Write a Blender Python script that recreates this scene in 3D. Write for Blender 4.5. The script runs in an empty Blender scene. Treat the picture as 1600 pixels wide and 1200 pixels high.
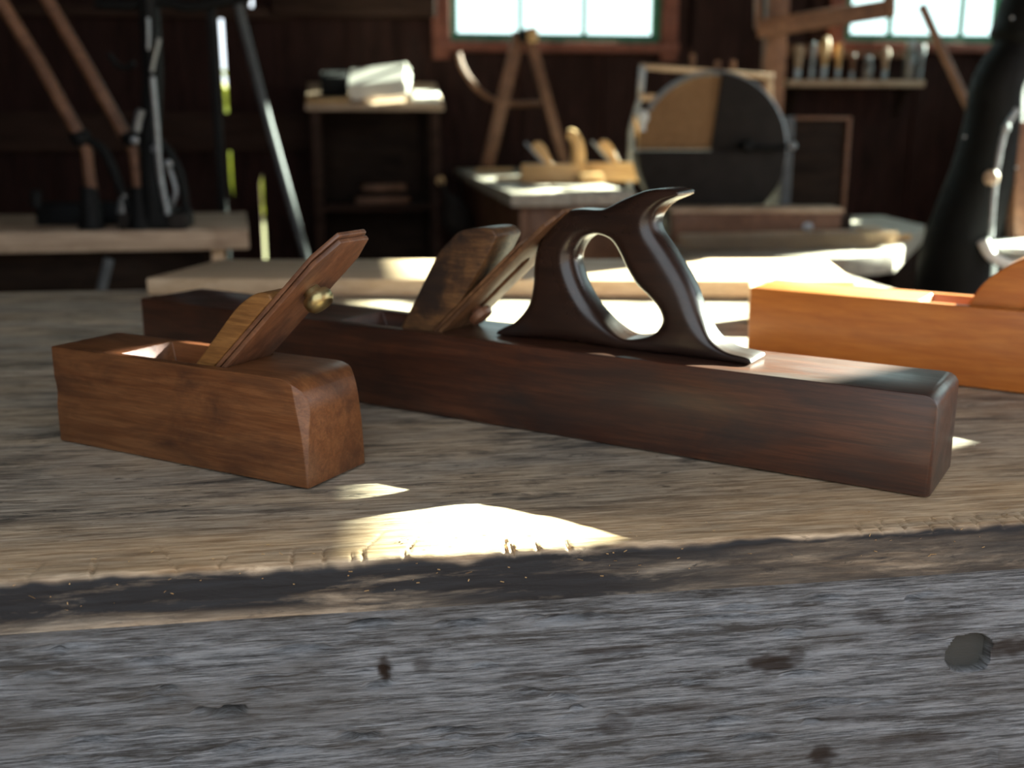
import bpy, bmesh, math, random
from mathutils import Vector, Matrix, noise

random.seed(7)
SC = bpy.context.scene
COL = SC.collection

# ------------------------------------------------------------------ camera
FPX, PITCH, YAW = 1680.0, math.radians(13.7), math.radians(8.5)   # room axes = world axes, camera turned right
ZB = 0.86                                                         # bench top height
ZC = ZB + 0.242                                                   # eye height
SP, CP = math.sin(PITCH), math.cos(PITCH)
SY, CY = math.sin(YAW), math.cos(YAW)

cam_d = bpy.data.cameras.new('camera')
cam = bpy.data.objects.new('camera', cam_d); COL.objects.link(cam)
cam.location = (0, 0, ZC)
cam.rotation_euler = (math.pi / 2 - PITCH, 0, -YAW)
cam_d.sensor_width = 36.0
cam_d.lens = FPX / 1600 * 36.0
cam_d.clip_start = 0.02
cam_d.dof.use_dof = True
cam_d.dof.focus_distance = 0.672
cam_d.dof.aperture_fstop = 5.6
SC.camera = cam

# ------------------------------------------------------------------ light
SUN_AZ, SUN_EL = math.radians(25.3), math.radians(21.6)
SUNV = Vector((math.cos(SUN_AZ) * math.cos(SUN_EL), math.sin(SUN_AZ) * math.cos(SUN_EL), math.sin(SUN_EL)))
sun_d = bpy.data.lights.new('sun', 'SUN')
sun = bpy.data.objects.new('sun', sun_d); COL.objects.link(sun)
sun.rotation_euler = (-SUNV).to_track_quat('-Z', 'Y').to_euler()
sun.location = SUNV * 20
sun_d.energy = 105.0
sun_d.color = (1.0, 0.93, 0.83)
sun_d.angle = 0.0095

world = bpy.data.worlds.new('sky'); SC.world = world
world.use_nodes = True
bg = world.node_tree.nodes['Background']
bg.inputs[0].default_value = (0.84, 0.93, 1.0, 1)
bg.inputs[1].default_value = 2.6

SC.view_settings.view_transform = 'Standard'
SC.view_settings.look = 'None'
SC.view_settings.exposure = 0.0
SC.view_settings.gamma = 1.0
SC.view_settings.use_curve_mapping = False

# ------------------------------------------------------------------ helpers: places
def wc(X, Y, z):                      # camera-aligned ground coordinates -> world
    return Vector((X * CY + Y * SY, -X * SY + Y * CY, z))
def P(px, py, Y):                     # the point seen at a pixel, Y metres ahead of the camera
    u = (px - 800) / FPX; v = (py - 600) / FPX
    dy = CP - v * SP; t = Y / dy
    return wc(u * t, Y, ZC + (-SP - v * CP) * t)
def G(px, py, z):                     # the point seen at a pixel, on a level plane
    u = (px - 800) / FPX; v = (py - 600) / FPX
    t = (z - ZC) / (-SP - v * CP)
    return wc(u * t, (CP - v * SP) * t, z)
def W(px, py, y):                     # the point seen at a pixel, on a plane of constant world y
    u = (px - 800) / FPX; v = (py - 600) / FPX
    d = wc(u, CP - v * SP, 0); t = y / d.y
    return Vector((d.x * t, y, ZC + (-SP - v * CP) * t))

# ------------------------------------------------------------------ helpers: objects
def tag(o, label=None, cat=None, group=None, kind=None):
    if label: o['label'] = label
    if cat: o['category'] = cat
    if group: o['group'] = group
    if kind: o['kind'] = kind
    return o
def thing(name, label, cat, loc=(0, 0, 0), rotz=0.0, group=None, kind=None):
    o = bpy.data.objects.new(name, None); COL.objects.link(o)
    o.empty_display_size = 0.05
    o.location = loc; o.rotation_euler = (0, 0, rotz)
    return tag(o, label, cat, group, kind)
def pmat(p):
    return Matrix.Translation(p.location) @ p.rotation_euler.to_matrix().to_4x4()
ROOTM = {}
def finish(name, bm, mat, parent=None, local=False, smooth=True, angle=35):
    """bmesh -> one mesh object. World-built meshes get their origin at their own centre."""
    bmesh.ops.recalc_face_normals(bm, faces=bm.faces)
    me = bpy.data.meshes.new(name)
    c = Vector((0, 0, 0))
    if not local and bm.verts:
        lo = Vector((min(v.co[i] for v in bm.verts) for i in range(3)))
        hi = Vector((max(v.co[i] for v in bm.verts) for i in range(3)))
        c = (lo + hi) / 2; c.z = lo.z
        for v in bm.verts: v.co -= c
    bm.to_mesh(me); bm.free()
    if smooth:
        me.polygons.foreach_set('use_smooth', [True] * len(me.polygons))
        me.set_sharp_from_angle(angle=math.radians(angle))
    me.materials.append(mat)
    o = bpy.data.objects.new(name, me); COL.objects.link(o)
    o.location = c
    if parent is not None:
        o.parent = parent
        if not local:
            top = parent
            m = pmat(parent)
            while top.parent is not None:
                top = top.parent
                m = pmat(top) @ m if False else m
            o.matrix_parent_inverse = ROOTM.get(parent.name, m).inverted()
    ROOTM[o.name] = Matrix.Translation(c) if (parent is None or not local) else (ROOTM.get(parent.name, pmat(parent)) @ Matrix.Translation(c))
    return o
def bevel(bm, w, seg=2, ang=30):
    es = [e for e in bm.edges if len(e.link_faces) == 2 and e.calc_face_angle(0) > math.radians(ang)]
    if w > 0 and es:
        bmesh.ops.bevel(bm, geom=es, offset=w, segments=seg, profile=0.5, affect='EDGES', clamp_overlap=True)
    return bm
def add_box(bm, x0, x1, y0, y1, z0, z1):
    vs = [bm.verts.new((x, y, z)) for z in (z0, z1) for y in (y0, y1) for x in (x0, x1)]
    for f in ((0, 2, 3, 1), (4, 5, 7, 6), (0, 1, 5, 4), (2, 6, 7, 3), (0, 4, 6, 2), (1, 3, 7, 5)):
        bm.faces.new([vs[i] for i in f])
    return bm
def box_bm(x0, x1, y0, y1, z0, z1, bw=0.002, seg=2):
    bm = bmesh.new(); add_box(bm, x0, x1, y0, y1, z0, z1)
    bmesh.ops.recalc_face_normals(bm, faces=bm.faces)
    return bevel(bm, bw, seg)
def prism_bm(poly, a, b, axis='y', bw=0.0, seg=2):
    """extrude a closed 2D outline; axis 'y': outline in x-z, 'z': outline in x-y, 'x': outline in y-z"""
    bm = bmesh.new()
    def mk(p, t):
        if axis == 'y': return (p[0], t, p[1])
        if axis == 'z': return (p[0], p[1], t)
        return (t, p[0], p[1])
    A = [bm.verts.new(mk(p, a)) for p in poly]; B = [bm.verts.new(mk(p, b)) for p in poly]
    n = len(poly)
    bm.faces.new(A); bm.faces.new(B[::-1])
    for i in range(n):
        bm.faces.new((A[i], B[i], B[(i + 1) % n], A[(i + 1) % n]))
    bmesh.ops.recalc_face_normals(bm, faces=bm.faces)
    return bevel(bm, bw, seg)
def ring_frame(t):
    up = Vector((0, 0, 1)) if abs(t.z) < 0.9 else Vector((1, 0, 0))
    a = t.cross(up).normalized(); return a, t.cross(a).normalized()
def tube_bm(pts, rad, seg=12, bm=None, flat=1.0):
    """round bar through points, a radius each; closed ends"""
    bm = bm or bmesh.new(); pts = [Vector(p) for p in pts]
    if not hasattr(rad, '__len__'): rad = [rad] * len(pts)
    rings = []; pa = None
    for i, p in enumerate(pts):
        t = (pts[min(i + 1, len(pts) - 1)] - pts[max(i - 1, 0)]).normalized()
        if pa is None: a, b = ring_frame(t)
        else:
            a = (pa - t * pa.dot(t)).normalized(); b = t.cross(a)
        pa = a
        rings.append([bm.verts.new(p + (a * math.cos(k * 2 * math.pi / seg) + b * flat * math.sin(k * 2 * math.pi / seg)) * rad[i]) for k in range(seg)])
    for r0, r1 in zip(rings, rings[1:]):
        for k in range(seg):
            bm.faces.new((r0[k], r0[(k + 1) % seg], r1[(k + 1) % seg], r1[k]))
    bm.faces.new(rings[0][::-1]); bm.faces.new(rings[-1])
    return bm
def bar_bm(p, q, w, h, bw=0.002, up=(0, 0, 1)):
    """rectangular bar from p to q"""
    p = Vector(p); q = Vector(q); t = (q - p); L = t.length; t.normalize()
    up = Vector(up); 
    if abs(t.dot(up)) > 0.98: up = Vector((0, 1, 0))
    a = t.cross(up).normalized(); b = a.cross(t).normalized()
    bm = box_bm(0, L, -w / 2, w / 2, -h / 2, h / 2, bw)
    m = Matrix((t, a, b)).transposed().to_4x4(); m.translation = p
    bm.transform(m); return bm
def lathe_bm(prof, seg=20):
    """profile [(r, z)] turned about z; both ends closed"""
    bm = bmesh.new(); rings = []
    for r, z in prof:
        rings.append([bm.verts.new((max(r, 1e-4) * math.cos(k * 2 * math.pi / seg), max(r, 1e-4) * math.sin(k * 2 * math.pi / seg), z)) for k in range(seg)])
    for r0, r1 in zip(rings, rings[1:]):
        for k in range(seg): bm.faces.new((r0[k], r0[(k + 1) % seg], r1[(k + 1) % seg], r1[k]))
    bm.faces.new(rings[0][::-1]); bm.faces.new(rings[-1])
    return bm
def aim(bm, origin, direction):
    m = Vector(direction).to_track_quat('Z', 'Y').to_matrix().to_4x4(); m.translation = origin
    bm.transform(m); return bm
def smooth_closed(pts, sub=6):
    """Catmull-Rom through a closed outline"""
    out = []; n = len(pts)
    for i in range(n):
        p0, p1, p2, p3 = (Vector(pts[(i + k) % n]) for k in (-1, 0, 1, 2))
        for j in range(sub):
            t = j / sub
            out.append(0.5 * ((2 * p1) + (p2 - p0) * t + (2 * p0 - 5 * p1 + 4 * p2 - p3) * t * t + (3 * p1 - p0 - 3 * p2 + p3) * t ** 3))
    return out
def smooth_open(pts, sub=6):
    pts = [Vector(p) for p in pts]; out = []
    q = [2 * pts[0] - pts[1]] + pts + [2 * pts[-1] - pts[-2]]
    for i in range(len(pts) - 1):
        p0, p1, p2, p3 = q[i:i + 4]
        for j in range(sub):
            t = j / sub
            out.append(0.5 * ((2 * p1) + (p2 - p0) * t + (2 * p0 - 5 * p1 + 4 * p2 - p3) * t * t + (3 * p1 - p0 - 3 * p2 + p3) * t ** 3))
    return out + [pts[-1]]
def bm_to_tmp(bm, name='tmp'):
    bmesh.ops.recalc_face_normals(bm, faces=bm.faces)
    me = bpy.data.meshes.new(name); bm.to_mesh(me); bm.free()
    o = bpy.data.objects.new(name, me); COL.objects.link(o); return o
def cut(bm, cutters, bev=0.0, seg=2, op='DIFFERENCE'):
    """boolean difference of bmeshes, result as a new bmesh"""
    o = bm_to_tmp(bm); cs = []
    for c in cutters:
        co = bm_to_tmp(c); cs.append(co)
        m = o.modifiers.new('b', 'BOOLEAN'); m.operation = op; m.object = co; m.solver = 'EXACT'
    if bev > 0:
        m = o.modifiers.new('v', 'BEVEL'); m.width = bev; m.segments = seg; m.limit_method = 'ANGLE'; m.angle_limit = math.radians(32)
    dg = bpy.context.evaluated_depsgraph_get(); dg.update()
    me = bpy.data.meshes.new_from_object(o.evaluated_get(dg))
    out = bmesh.new(); out.from_mesh(me)
    for x in [o] + cs:
        m = x.data; bpy.data.objects.remove(x); bpy.data.meshes.remove(m)
    bpy.data.meshes.remove(me)
    return out
def curve_solid(outer, holes, half, bevel_d, z_plane=True, res=4):
    """2D outlines -> rounded slab (curve with fill), returned as a bmesh lying in x-y, thickness along z"""
    cd = bpy.data.curves.new('c', 'CURVE'); cd.dimensions = '2D'; cd.fill_mode = 'BOTH'
    for poly in [outer] + holes:
        s = cd.splines.new('POLY'); s.points.add(len(poly) - 1); s.use_cyclic_u = True
        for p, q in zip(s.points, poly): p.co = (q[0], q[1], 0, 1)
    cd.extrude = max(half - bevel_d, 1e-4); cd.bevel_depth = bevel_d; cd.bevel_resolution = res; cd.offset = -bevel_d
    o = bpy.data.objects.new('c', cd); COL.objects.link(o)
    dg = bpy.context.evaluated_depsgraph_get(); dg.update()
    me = bpy.data.meshes.new_from_object(o.evaluated_get(dg))
    bm = bmesh.new(); bm.from_mesh(me)
    bmesh.ops.remove_doubles(bm, verts=bm.verts, dist=1e-5)
    bpy.data.objects.remove(o); bpy.data.curves.remove(cd); bpy.data.meshes.remove(me)
    return bm

def rounded_slab(outer, inner, half, rmax, m=7):
    """slab in x-y with one hole; edges rounded by a radius that follows the local width"""
    loops = []
    allp = list(outer) + list(inner)
    for li, lp in enumerate((outer, inner)):
        n = len(lp); area = sum(lp[i].x * lp[(i + 1) % n].y - lp[(i + 1) % n].x * lp[i].y for i in range(n))
        sgn = (1 if area > 0 else -1) * (1 if li == 0 else -1)
        nr = []
        for i in range(n):
            t = lp[(i + 1) % n] - lp[i - 1]; nr.append(Vector((-t.y, t.x)).normalized() * sgn)
        rr = []
        for i in range(n):
            best = 1.0
            for q in allp:
                d = q - lp[i]; L = d.length
                if L > .0025 and d.dot(nr[i]) > .75 * L: best = min(best, L)
            rr.append(min(rmax, .40 * best))
        for _ in range(4): rr = [min(rr[i], (rr[i - 1] + rr[i] + rr[(i + 1) % n]) / 3 + .0002) for i in range(n)]
        for _ in range(3): rr = [(rr[i - 1] + rr[i] + rr[(i + 1) % n]) / 3 for i in range(n)]
        loops.append((lp, nr, rr))
    bm = bmesh.new(); caps = ([], [])
    for lp, nr, rr in loops:
        n = len(lp); rings = []
        for side in (-1, 1):
            seq = []
            for j in range(m + 1):
                a = j / m * math.pi / 2
                seq.append([bm.verts.new((*(lp[i] + nr[i] * rr[i] * (1 - math.cos(a))), side * (half - rr[i] + rr[i] * math.sin(a)))) for i in range(n)])
            rings += seq[::-1] if side < 0 else seq
            es = [bm.edges.new((seq[-1][i], seq[-1][(i + 1) % n])) for i in range(n)]
            caps[0 if side < 0 else 1].extend(es)
        for r0, r1 in zip(rings, rings[1:]):
            for i in range(n): bm.faces.new((r0[i], r0[(i + 1) % n], r1[(i + 1) % n], r1[i]))
    for es in caps: bmesh.ops.triangle_fill(bm, edges=es, use_beauty=True)
    return bm

# ------------------------------------------------------------------ materials
def srgb(r, g, b):
    f = lambda c: (c / 255 / 12.92) if c / 255 <= 0.04045 else ((c / 255 + 0.055) / 1.055) ** 2.4
    return (f(r), f(g), f(b), 1)
class NT:
    def __init__(s, name):
        s.m = bpy.data.materials.new(name); s.m.use_nodes = True
        s.t = s.m.node_tree; s.b = s.t.nodes['Principled BSDF']; s.out = s.t.nodes['Material Output']
    def n(s, typ, **kw):
        x = s.t.nodes.new(typ)
        for k, v in kw.items():
            if k.startswith('i_'): x.inputs[k[2:].replace('_', ' ')].default_value = v
            else: setattr(x, k, v)
        return x
    def l(s, a, b): s.t.links.new(a, b)
    def noise(s, vec, scale, detail=4, rough=0.55, dist=0.0):
        x = s.n('ShaderNodeTexNoise'); x.inputs['Scale'].default_value = scale; x.inputs['Detail'].default_value = detail
        x.inputs['Roughness'].default_value = rough; x.inputs['Distortion'].default_value = dist
        s.l(vec, x.inputs['Vector']); return x.outputs['Fac']
    def ramp(s, fac, stops):
        x = s.n('ShaderNodeValToRGB'); e = x.color_ramp.elements
        while len(e) < len(stops): e.new(0.5)
        for k, (p, c) in enumerate(stops): e[k].position = p; e[k].color = c if len(c) == 4 else (*c, 1)
        s.l(fac, x.inputs[0]); return x.outputs[0]
    def mix(s, fac, a, b, mode='MIX'):
        x = s.n('ShaderNodeMix', data_type='RGBA', blend_type=mode)
        for sock, v in ((x.inputs[0], fac), (x.inputs[6], a), (x.inputs[7], b)):
            if hasattr(v, 'links'): s.l(v, sock)
            else: sock.default_value = v
        return x.outputs[2]
    def math(s, op, a, b=0.0, c=None):
        x = s.n('ShaderNodeMath', operation=op)
        for sock, v in zip(x.inputs, (a, b) if c is None else (a, b, c)):
            if hasattr(v, 'links'): s.l(v, sock)
            else: sock.default_value = v
        return x.outputs[0]
    def coords(s, scale, rnd=True):
        tc = s.n('ShaderNodeTexCoord'); v = tc.outputs['Object']
        if rnd:
            oi = s.n('ShaderNodeObjectInfo'); a = s.n('ShaderNodeVectorMath', operation='ADD')
            mu = s.math('MULTIPLY', oi.outputs['Random'], 7.0)
            s.l(v, a.inputs[0]); s.l(mu, a.inputs[1]); v = a.outputs[0]
        mp = s.n('ShaderNodeMapping'); s.l(v, mp.inputs['Vector']); mp.inputs['Scale'].default_value = scale
        return mp.outputs[0]
    def bump(s, h, strength, dist=0.001):
        x = s.n('ShaderNodeBump'); x.inputs['Strength'].default_value = strength; x.inputs['Distance'].default_value = dist
        s.l(h, x.inputs['Height']); s.l(x.outputs[0], s.b.inputs['Normal'])
BLK = (0, 0, 0, 1); WHT = (1, 1, 1, 1)
def wood(name, c1, c2, dark, grain=(6, 110, 110), stain=(10, 22, 22), st=(0.5, 0.72), stain_amt=0.7, rough=0.5, spec=0.35, bump=0.25, line=0.35, coat=0.0, rnd=True):
    t = NT(name)
    g = t.noise(t.coords(grain, rnd), 1.0, 6, 0.6, 0.8)
    col = t.ramp(g, [(0.37, c1), (0.63, c2)])
    fl = t.noise(t.coords((grain[0] * 2.2, grain[1] * 4, grain[2] * 4), rnd), 1.0, 3, 0.6, 0.3)
    col = t.mix(t.math('MULTIPLY', t.ramp(fl, [(0.42, WHT), (0.56, BLK)]), line), col, dark)
    s = t.noise(t.coords(stain, rnd), 1.0, 5, 0.62, 0.6)
    col = t.mix(t.math('MULTIPLY', t.ramp(s, [(st[0], BLK), (st[1], WHT)]), stain_amt), col, dark)
    t.l(col, t.b.inputs['Base Color'])
    r = t.ramp(s, [(0.3, (rough - 0.1,) * 3), (0.75, (min(1, rough + 0.15),) * 3)])
    t.l(r, t.b.inputs['Roughness'])
    t.b.inputs['Specular IOR Level'].default_value = spec
    t.b.inputs['Coat Weight'].default_value = coat; t.b.inputs['Coat Roughness'].default_value = 0.2
    hh = t.math('ADD', t.math('MULTIPLY', fl, 0.6), g)
    t.bump(hh, bump, 0.0012)
    return t.m
def metal(name, c1, c2, rough=0.4, metallic=1.0, scale=60, bump=0.1):
    t = NT(name); v = t.coords((1, 1, 1))
    n1 = t.noise(v, scale, 5, 0.6); t.l(t.ramp(n1, [(0.35, c1), (0.68, c2)]), t.b.inputs['Base Color'])
    t.l(t.ramp(n1, [(0.3, (rough - 0.08,) * 3), (0.7, (rough + 0.15,) * 3)]), t.b.inputs['Roughness'])
    t.b.inputs['Metallic'].default_value = metallic
    t.bump(t.noise(v, scale * 4, 3), bump, 0.0005)
    return t.m
def plain(name, c1, c2, rough=0.7, scale=30, spec=0.3, bump=0.1):
    t = NT(name); v = t.coords((1, 1, 1)); n1 = t.noise(v, scale, 5, 0.6)
    t.l(t.ramp(n1, [(0.3, c1), (0.7, c2)]), t.b.inputs['Base Color']); t.b.inputs['Roughness'].default_value = rough
    t.b.inputs['Specular IOR Level'].default_value = spec; t.bump(n1, bump, 0.002)
    return t.m

m_small = wood('worn beech brown', (0.130, 0.046, 0.016, 1), (0.190, 0.076, 0.028, 1), (0.040, 0.015, 0.007, 1), grain=(14, 160, 160), stain=(16, 34, 34), st=(0.46, 0.72), stain_amt=0.8, rough=0.42, spec=0.4, bump=0.12, line=0.25)
m_wedge_s = wood('golden beech wedge', (0.19, 0.082, 0.024, 1), (0.29, 0.135, 0.042, 1), (0.07, 0.028, 0.010, 1), grain=(20, 120, 160), stain_amt=0.4, rough=0.45, bump=0.1)
m_joint = wood('dark oiled wood', (0.048, 0.015, 0.0075, 1), (0.088, 0.030, 0.014, 1), (0.014, 0.008, 0.006, 1), grain=(10, 150, 150), stain=(9, 26, 26), st=(0.42, 0.72), stain_amt=0.85, rough=0.38, spec=0.5, bump=0.1, line=0.4, coat=0.22)
m_tote = wood('polished dark handle wood', (0.017, 0.0085, 0.006, 1), (0.028, 0.013, 0.0085, 1), (0.009, 0.0055, 0.0045, 1), grain=(12, 200, 90), stain=(12, 20, 12), stain_amt=0.6, rough=0.33, spec=0.45, bump=0.05, line=0.3, coat=0.15)
m_wedge_j = wood('dark worn wedge wood', (0.085, 0.038, 0.016, 1), (0.17, 0.080, 0.031, 1), (0.016, 0.010, 0.008, 1), grain=(30, 90, 160), stain=(14, 40, 14), st=(0.45, 0.6), stain_amt=0.9, rough=0.5)
m_orange = wood('orange varnished beech', (0.37, 0.105, 0.015, 1), (0.46, 0.150, 0.025, 1), (0.19, 0.05, 0.010, 1), grain=(14, 150, 150), stain=(12, 22, 22), st=(0.52, 0.85), stain_amt=0.6, rough=0.4, spec=0.4, bump=0.06, line=0.18, coat=0.25)
m_iron = wood('rust brown plane iron', (0.135, 0.055, 0.026, 1), (0.21, 0.092, 0.045, 1), (0.045, 0.02, 0.013, 1), grain=(40, 120, 40), stain=(30, 60, 30), stain_amt=0.7, rough=0.42, spec=0.6, bump=0.12, line=0.3)
m_iron_j = wood('light rusty plane iron', (0.125, 0.056, 0.024, 1), (0.20, 0.095, 0.042, 1), (0.035, 0.015, 0.008, 1), grain=(40, 120, 40), stain=(20, 60, 20), st=(0.5, 0.7), stain_amt=0.7, rough=0.55, spec=0.3, bump=0.12)
m_brass = metal('aged brass', (0.30, 0.24, 0.11, 1), (0.46, 0.38, 0.20, 1), 0.34, 1.0, 90)
m_board = wood('pale sawn pine', (0.56, 0.38, 0.23, 1), (0.68, 0.50, 0.33, 1), (0.40, 0.25, 0.14, 1), grain=(4, 60, 60), stain_amt=0.35, rough=0.6, bump=0.15)
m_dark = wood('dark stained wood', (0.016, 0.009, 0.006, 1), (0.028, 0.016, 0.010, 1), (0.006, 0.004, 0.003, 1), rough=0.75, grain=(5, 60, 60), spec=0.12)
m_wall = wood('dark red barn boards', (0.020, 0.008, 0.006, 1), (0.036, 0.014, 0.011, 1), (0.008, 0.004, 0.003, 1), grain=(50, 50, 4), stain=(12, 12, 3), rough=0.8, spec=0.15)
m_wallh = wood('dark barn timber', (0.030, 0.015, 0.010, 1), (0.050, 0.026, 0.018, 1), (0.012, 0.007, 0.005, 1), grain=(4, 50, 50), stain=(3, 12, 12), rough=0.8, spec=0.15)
m_redtrim = wood('red brown trim', (0.16, 0.045, 0.025, 1), (0.23, 0.07, 0.04, 1), (0.07, 0.02, 0.012, 1), grain=(40, 40, 4), rough=0.6)
m_brown = wood('mid brown timber', (0.14, 0.062, 0.032, 1), (0.20, 0.095, 0.050, 1), (0.06, 0.026, 0.014, 1), grain=(25, 25, 25), stain=(8, 8, 8), rough=0.55)
m_tan = wood('weathered tan plank', (0.40, 0.28, 0.19, 1), (0.55, 0.40, 0.28, 1), (0.16, 0.09, 0.055, 1), grain=(4, 50, 50), rough=0.65)
m_greytop = wood('grey worn tabletop', (0.38, 0.33, 0.27, 1), (0.52, 0.46, 0.38, 1), (0.20, 0.15, 0.11, 1), grain=(50, 4, 50), rough=0.6)
m_pale = wood('pale beech', (0.52, 0.32, 0.14, 1), (0.64, 0.42, 0.20, 1), (0.34, 0.18, 0.07, 1), grain=(8, 90, 90), stain_amt=0.4, rough=0.45)
m_black = metal('black cast iron', (0.003, 0.003, 0.003, 1), (0.006, 0.006, 0.006, 1), 0.62, 0.1, 40)
m_black.node_tree.nodes['Principled BSDF'].inputs['Specular IOR Level'].default_value = 0.22
m_steel = metal('dull grey steel', (0.20, 0.21, 0.22, 1), (0.33, 0.34, 0.35, 1), 0.42, 0.8, 60)
m_pipe = plain('grey painted pipe', (0.075, 0.078, 0.082, 1), (0.11, 0.114, 0.118, 1), 0.65, 30, 0.2)
m_green = plain('green window paint', (0.02, 0.12, 0.075, 1), (0.03, 0.17, 0.10, 1), 0.5)
m_paper = plain('white paper', (0.74, 0.70, 0.62, 1), (0.82, 0.78, 0.70, 1), 0.8, 200)
m_floor = wood('dirty floor planks', (0.03, 0.023, 0.017, 1), (0.05, 0.038, 0.028, 1), (0.02, 0.015, 0.012, 1), grain=(30, 3, 30), rough=0.85)
m_stone = plain('tan grindstone', (0.20, 0.108, 0.045, 1), (0.26, 0.145, 0.065, 1), 0.85, 60)
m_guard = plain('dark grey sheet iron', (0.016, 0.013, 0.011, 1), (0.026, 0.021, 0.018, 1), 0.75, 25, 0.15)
m_bristle = plain('pale bristle', (0.44, 0.35, 0.26, 1), (0.62, 0.52, 0.40, 1), 0.8, 120)
m_bottle = plain('smoky jar glass', (0.10, 0.10, 0.10, 1), (0.16, 0.15, 0.14, 1), 0.15, 20, 0.6)
m_grass = plain('grass', (0.075, 0.09, 0.03, 1), (0.12, 0.135, 0.05, 1), 0.9, 4)
m_yard = plain('dry yard earth', (0.10, 0.082, 0.062, 1), (0.15, 0.125, 0.098, 1), 0.9, 3)
m_leaf = plain('yellow green leaves', (0.22, 0.26, 0.02, 1), (0.40, 0.42, 0.05, 1), 0.7, 12)
m_white = plain('bright worn steel', (0.62, 0.62, 0.58, 1), (0.74, 0.74, 0.70, 1), 0.5)
def glass_mat():
    t = NT('old window glass')
    t.t.nodes.remove(t.b)
    tr = t.n('ShaderNodeBsdfTransparent'); tr.inputs[0].default_value = (0.90, 0.99, 0.95, 1)
    gl = t.n('ShaderNodeBsdfGlossy'); gl.inputs['Roughness'].default_value = 0.05
    lw = t.n('ShaderNodeLayerWeight'); lw.inputs[0].default_value = 0.5
    fr_ = t.math('MULTIPLY_ADD', t.math('POWER', lw.outputs['Facing'], 4.0), 0.6, 0.03)
    mx = t.n('ShaderNodeMixShader'); t.l(fr_, mx.inputs[0]); t.l(tr.outputs[0], mx.inputs[1]); t.l(gl.outputs[0], mx.inputs[2])
    t.l(mx.outputs[0], t.out.inputs[0]); return t.m
m_glass = glass_mat()

def bench_mat():
    """weathered bench top: grey-brown with black streaks, honey-coloured worn band along the front edge, widened at right as painted light, black grime on the front face"""
    t = NT('weathered bench top')
    g = t.noise(t.coords((24, 330, 330)), 1.0, 6, 0.68, 0.15)
    big = t.noise(t.coords((5, 15, 15)), 1.0, 5, 0.6, 0.4)
    ca = t.ramp(g, [(0.38, (0.24, 0.175, 0.115, 1)), (0.50, (0.43, 0.325, 0.225, 1)), (0.64, (0.62, 0.49, 0.35, 1))])
    cb = t.ramp(g, [(0.38, (0.20, 0.160, 0.122, 1)), (0.50, (0.36, 0.300, 0.235, 1)), (0.64, (0.53, 0.45, 0.36, 1))])
    col = t.mix(t.ramp(big, [(0.40, BLK), (0.60, WHT)]), ca, cb)
    s = t.noise(t.coords((11, 48, 48)), 1.0, 8, 0.72, 0.5)
    col = t.mix(t.math('MULTIPLY', t.ramp(s, [(0.505, BLK), (0.65, WHT)]), 0.86), col, (0.050, 0.045, 0.042, 1))
    s2 = t.noise(t.coords((38, 150, 150)), 1.0, 5, 0.7, 0.6)
    col = t.mix(t.math('MULTIPLY', t.ramp(s2, [(0.59, BLK), (0.67, WHT)]), 0.8), col, (0.035, 0.032, 0.030, 1))
    at = t.n('ShaderNodeAttribute', attribute_name='wear_and_light')       # honey-coloured bare wood where the edge is rubbed, plus warm light painted at right
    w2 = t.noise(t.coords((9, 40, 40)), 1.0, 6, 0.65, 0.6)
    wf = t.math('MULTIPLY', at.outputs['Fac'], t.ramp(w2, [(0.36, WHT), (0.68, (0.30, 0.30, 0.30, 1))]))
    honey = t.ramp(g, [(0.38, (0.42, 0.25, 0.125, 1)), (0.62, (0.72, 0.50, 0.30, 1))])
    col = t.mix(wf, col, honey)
    at2 = t.n('ShaderNodeAttribute', attribute_name='grime')
    gn = t.noise(t.coords((9, 70, 70)), 1.0, 8, 0.70, 0.5)
    gf = t.math('MULTIPLY', at2.outputs['Fac'], t.ramp(gn, [(0.50, WHT), (0.74, (0.45, 0.45, 0.45, 1))]))
    col = t.mix(gf, col, (0.010, 0.010, 0.0125, 1))
    t.l(col, t.b.inputs['Base Color']); t.b.inputs['Roughness'].default_value = 0.62
    t.b.inputs['Specular IOR Level'].default_value = 0.3
    t.bump(t.math('ADD', g, t.math('MULTIPLY', s2, 1.2)), 0.45, 0.0012)
    return t.m
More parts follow.
